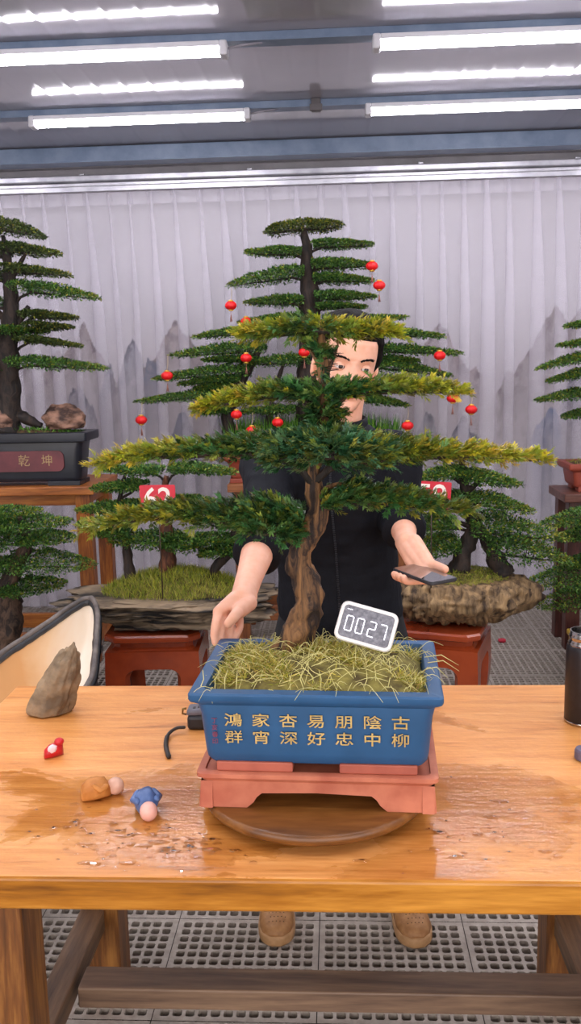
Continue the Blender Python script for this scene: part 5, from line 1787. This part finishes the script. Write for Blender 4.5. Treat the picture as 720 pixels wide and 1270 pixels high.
# eyes, brows, hair
M_eyew = plain('eye white', '#d9cfc8', 0.25)
M_iris = plain('dark brown iris', '#1d120d', 0.15)
for s in (-1, 1):
    mb = MB().ball((s * .033, -.0735, -.001), (.0125, .0115, .0115), 16)
    mb.xform(HR); e = mb.build('eye', M_eyew, man)
    mb = MB().ball((s * .033 + .001, -.0838, -.0012), (.0058, .0022, .0058), 12)
    mb.xform(HR); mb.build('iris', M_iris, e)
    for up_, zc in ((1, .0036), (-1, -.0048)):
        rows = []
        for r_ in (.0138, .0128):
            for q in range(7):
                u_ = q / 6 if r_ > .013 else 1 - q / 6
                row = []
                for j in range(15):
                    a = -1.15 + 2.3 * j / 14
                    z_ = zc * (1 - (a / 1.3) ** 2) * 1.0 + up_ * u_ * (.0095) + (0.0 if up_ > 0 else -.0004)
                    z_ = max(-.0118, min(.0118, z_))
                    rr_ = math.sqrt(max(1e-8, r_ ** 2 - z_ ** 2))
                    row.append((s * .033 + rr_ * math.sin(a) * 1.06, -.0735 - rr_ * math.cos(a) * 0.94, -.001 + z_))
                rows.append(row)
        mb = MB().loft(rows, caps=False, closed=False)
        mb.xform(HR); mb.build('eyelid', M_skin, e)
    mb = MB()
    for q in range(46):
        u = q / 45
        x = s * (.014 + .036 * u); z = .0185 + .006 * math.sin(u * 2.3) + random.uniform(-.0018, .0018)
        w_ = np.interp(z, HZ, HW); F = np.interp(z, HZ, HF)
        y = -F * (max(0, 1 - (abs(x) / w_) ** 2.25)) ** (1 / 2.25) - .0032
        mb.tube([(x, y, z - .002), (x + s * .004, y + .0003 * u, z + .0022)], [.0011, .0005], 5)
    mb.xform(HR); mb.build('eyebrow', M_hair, man)


def make_hair():
    V = head_rings(90, 160, zlo=-.075, zhi=.121)
    x, y, z = V[..., 0], V[..., 1], V[..., 2]
    ang = np.arctan2(y - .012, x)          # -pi/2 is the face
    front = np.clip(-np.sin(ang), 0, 1)
    side = np.abs(np.cos(ang))
    line = np.where(np.sin(ang) < 0, np.where(side > 0.86, -0.012 + 0.05 * np.clip((front - .2) / .3, 0, 1), 0.066 + .006 * np.cos(ang * 3)), -0.055 + 0.035 * side)
    line = np.where((np.sin(ang) < 0) & (side <= 0.86), np.clip(0.045 + (0.86 - side) * 0.12, 0.045, 0.069), line)
    n = fbm(np.stack([x * 60, y * 60, z * 40], -1), 31, 4) - .5
    up = np.clip((z - line) / 0.022, -1, 1)
    th = np.where(up > 0, 0.004 + 0.013 * np.clip(up, 0, 1) * (0.75 + 0.5 * np.clip(z / .12, 0, 1)) + n * 0.008, -0.006)
    c = np.array([0, .005, 0.02])
    d = V - c; d /= np.linalg.norm(d, axis=-1, keepdims=True)
    W = V + d * th[..., None]
    mb = MB().loft([[tuple(HR @ Vector(p)) for p in r] for r in W])
    return mb.build('hair', M_hair, man)


make_hair()

# jacket: torso, collar and sleeves as one cloth shell
jk = MB()
jt = [((0.0, 2.44, .765), .190, .162), ((0.0, 2.44, .79), .188, .156)] + [(c, a + .018, b + .020) for c, a, b in TORSO[:-2]] + [((0.0, 2.357, 1.385), .082, .066)]
jk.loft([ell_ring(c, a, b) for c, a, b in jt])
for S, E, W, f in ((RS, RE, RWr, .50), (LS, LE, LWr, .62)):
    end = E * (1 - f) + W * f
    pts = smooth_path([S + np.array([0.06 if S[0] < 0 else -.06, 0.0, 0.015]), S + np.array([0, 0, .006]), S * .55 + E * .45, E, end], 16)
    rd = np.interp(np.linspace(0, 1, 16), [0, .25, .5, .75, 1], [.062, .074, .066, .062, .055])
    jk.tube(pts, list(rd), 22)
jo = jk.build('jacket', M_jacket, man)
def _rj(o):
    r = o.modifiers.new('r', 'REMESH'); r.mode = 'VOXEL'; r.voxel_size = 0.006; r.use_smooth_shade = True
    s = o.modifiers.new('s', 'SMOOTH'); s.factor = 0.5; s.iterations = 5
modified(jo, _rj)
_me = jo.data; _v = np.empty(len(_me.vertices) * 3); _me.vertices.foreach_get('co', _v); _v = _v.reshape(-1, 3)
_nn = np.empty(len(_me.vertices) * 3); _me.vertices.foreach_get('normal', _nn); _nn = _nn.reshape(-1, 3)
_w = (fbm(np.stack([_v[:, 0] * 9, _v[:, 1] * 9, _v[:, 2] * 26], 1), 41, 3) - .5) * 0.014
_me.vertices.foreach_set('co', (_v + _nn * _w[:, None]).ravel()); _me.update()
_me.materials.clear(); _me.materials.append(M_jacket)
_me.polygons.foreach_set('use_smooth', [True] * len(_me.polygons))
# cuffs, collar, zip
for S, E, W, f in ((RS, RE, RWr, .50), (LS, LE, LWr, .62)):
    e0 = E * (1 - f) + W * f; dr = (W - E) / np.linalg.norm(W - E)
    MB().tube([e0 - dr * .012, e0 - dr * .004, e0 + dr * .006, e0 + dr * .010], [.052, .0565, .0565, .052], 28).build('cuff', M_jacket, jo)
rg = []
for rx, ry, z, dz in ((.074, .060, 1.372, .0), (.078, .066, 1.388, .0), (.075, .064, 1.412, .0), (.068, .058, 1.416, 0), (.066, .056, 1.39, 0), (.064, .054, 1.37, 0)):
    rg.append([(.002 + rx * math.cos(2 * PI * j / 40), 2.352 - (z - 1.37) * .2 + ry * math.sin(2 * PI * j / 40), z - 0.010 + 0.012 * math.sin(2 * PI * j / 40)) for j in range(40)])
MB().loft(rg, caps=False).build('collar', M_jacket, jo)
mb = MB()
for z in np.arange(.82, 1.36, .006):
    f_ = [np.interp(z, [c[2] for c, a, b in jt], [q(c, a, b) for c, a, b in jt]) for q in (lambda c, a, b: c[0], lambda c, a, b: c[1] - b)]
    mb.box((f_[0], f_[1] - .004, z), (.006, .004, .0035), .0008)
mb.build('zip', plain('dark metal zip', '#34363c', .35, .7), jo)
# trousers
tr = MB()
for s, ax in ((-1, -.19), (1, .175)):
    tr.tube([(s * .07, 2.44, .90), (s * .085, 2.435, .78), (s * .12, 2.415, .62), ((s * .12 + ax) / 2, 2.405, .47), (ax, 2.425, .30), (ax, 2.435, .15), (ax, 2.435, .105)], [.09, .104, .09, .074, .069, .062, .064], 22)
tro = tr.build('trousers', M_trouser, man)
def _rt(o):
    r = o.modifiers.new('r', 'REMESH'); r.mode = 'VOXEL'; r.voxel_size = 0.008; r.use_smooth_shade = True
    s = o.modifiers.new('s', 'SMOOTH'); s.factor = 0.5; s.iterations = 3
modified(tro, _rt); tro.data.materials.clear(); tro.data.materials.append(M_trouser)
# tan trainers
M_shoe = speckled('tan leather', '#8f6238', '#a87a4c', 50, 0.55, 0.08, 0.001)
M_sole = speckled('light tan rubber', '#a27a50', '#b48c62', 40, 0.6, 0.05)
M_hole = plain('perforation', '#4a3018', 0.8)
for s, ax, rz in ((-1, -.190, 0.05), (1, .178, 0.12)):
    Ms = Matrix.Translation((ax, 2.30, 0)) @ Matrix.Rotation(rz, 4, 'Z')
    prof = [(.145, .028, .050), (.135, .036, .075), (.09, .040, .098), (.04, .041, .096), (0.0, .043, .080), (-.05, .048, .062), (-.09, .048, .050), (-.12, .038, .038), (-.138, .018, .027)]
    rings = []
    for y, w, h in prof:
        rings.append([(w * np.sign(math.cos(a)) * abs(math.cos(a)) ** .8, y, .022 + max(0, math.sin(a)) ** .75 * (h - .012) if math.sin(a) > 0 else .022) for a in np.linspace(0, 2 * PI, 28, endpoint=False)])
    mb = MB().loft(rings); mb.xform(Ms); sh = mb.build('shoe', M_shoe, man)
    out = [(x, y) for x, y in [(-.040, .13), (-.043, .04), (-.050, -.05), (-.050, -.09), (-.041, -.122), (-.020, -.143), (0.0, -.147), (.020, -.143), (.041, -.122), (.050, -.09), (.050, -.05), (.043, .04), (.040, .13), (.022, .152), (-.022, .152)]]
    out = [tuple(p) for p in smooth_path(out + [out[0]], 56)[:-1]]
    mb = MB().loft([[(x * k, y * k, z) for x, y in out] for k, z in ((.985, .0015), (1.0, .006), (1.0, .022), (.985, .027), (.93, .028))]); mb.xform(Ms); mb.build('sole', M_sole, sh)
    mb = MB()
    for r in range(5):
        for q in range(-2, 3):
            x = q * .010 + (r % 2) * .004; y = -.108 + r * .013
            w_ = np.interp(-y, [-p[0] for p in prof], [p[1] for p in prof]); h_ = np.interp(-y, [-p[0] for p in prof], [p[2] for p in prof])
            ca = min(1, abs(x) / w_) ** (1 / .8)
            z = .022 + (1 - ca ** 2) ** .375 * (h_ - .012)
            mb.ball((x, y, z), (.0016, .0016, .0012), 5)
    mb.xform(Ms); mb.build('perforation', M_hole, sh)
    mb = MB()
    for q in range(4):
        y = -.045 + q * .020; h_ = np.interp(-y, [-p[0] for p in prof], [p[2] for p in prof]) + .009
        mb.tube([(-.024, y + .004, h_ - .004), (0, y, h_ + .003), (.024, y + .004, h_ - .004)], .0035, 7)
    mb.xform(Ms); mb.build('lace', M_sole, sh)

# phone
t = thing('phone', 'black smartphone lying in the hand of the man at right', 'phone', PHC)
mb = MB()
q_ = lambda k, c, r: [(x, y, c) for x, y in rr(.158 + k, .076 + k, r)]
mb.loft([q_(-.004, -.004, .010), q_(0, -.002, .011), q_(0, .002, .011), q_(-.003, .004, .010)])
mb.xform(PHM); mb.build('case', M_blk, t, 40)
mb = MB().prism(rr(.152, .070, .008), .0036, .0044, 'XY'); mb.xform(PHM)
mb.build('screen', plain('dark glass', '#15161a', .06, 0, .6, 1.0), t)

# ================================================================== LIGHT
w = bpy.data.worlds.new('world'); scene.world = w; w.use_nodes = True
w.node_tree.nodes['Background'].inputs[0].default_value = lin('#fdf6f4')
w.node_tree.nodes['Background'].inputs[1].default_value = 2.2
scene.view_settings.view_transform = 'Standard'
scene.view_settings.look = 'None'
scene.view_settings.gamma = 1.0
scene.view_settings.use_curve_mapping = False
scene.view_settings.exposure = 0.55
scene.cycles.max_bounces = 8
scene.cycles.transparent_max_bounces = 16
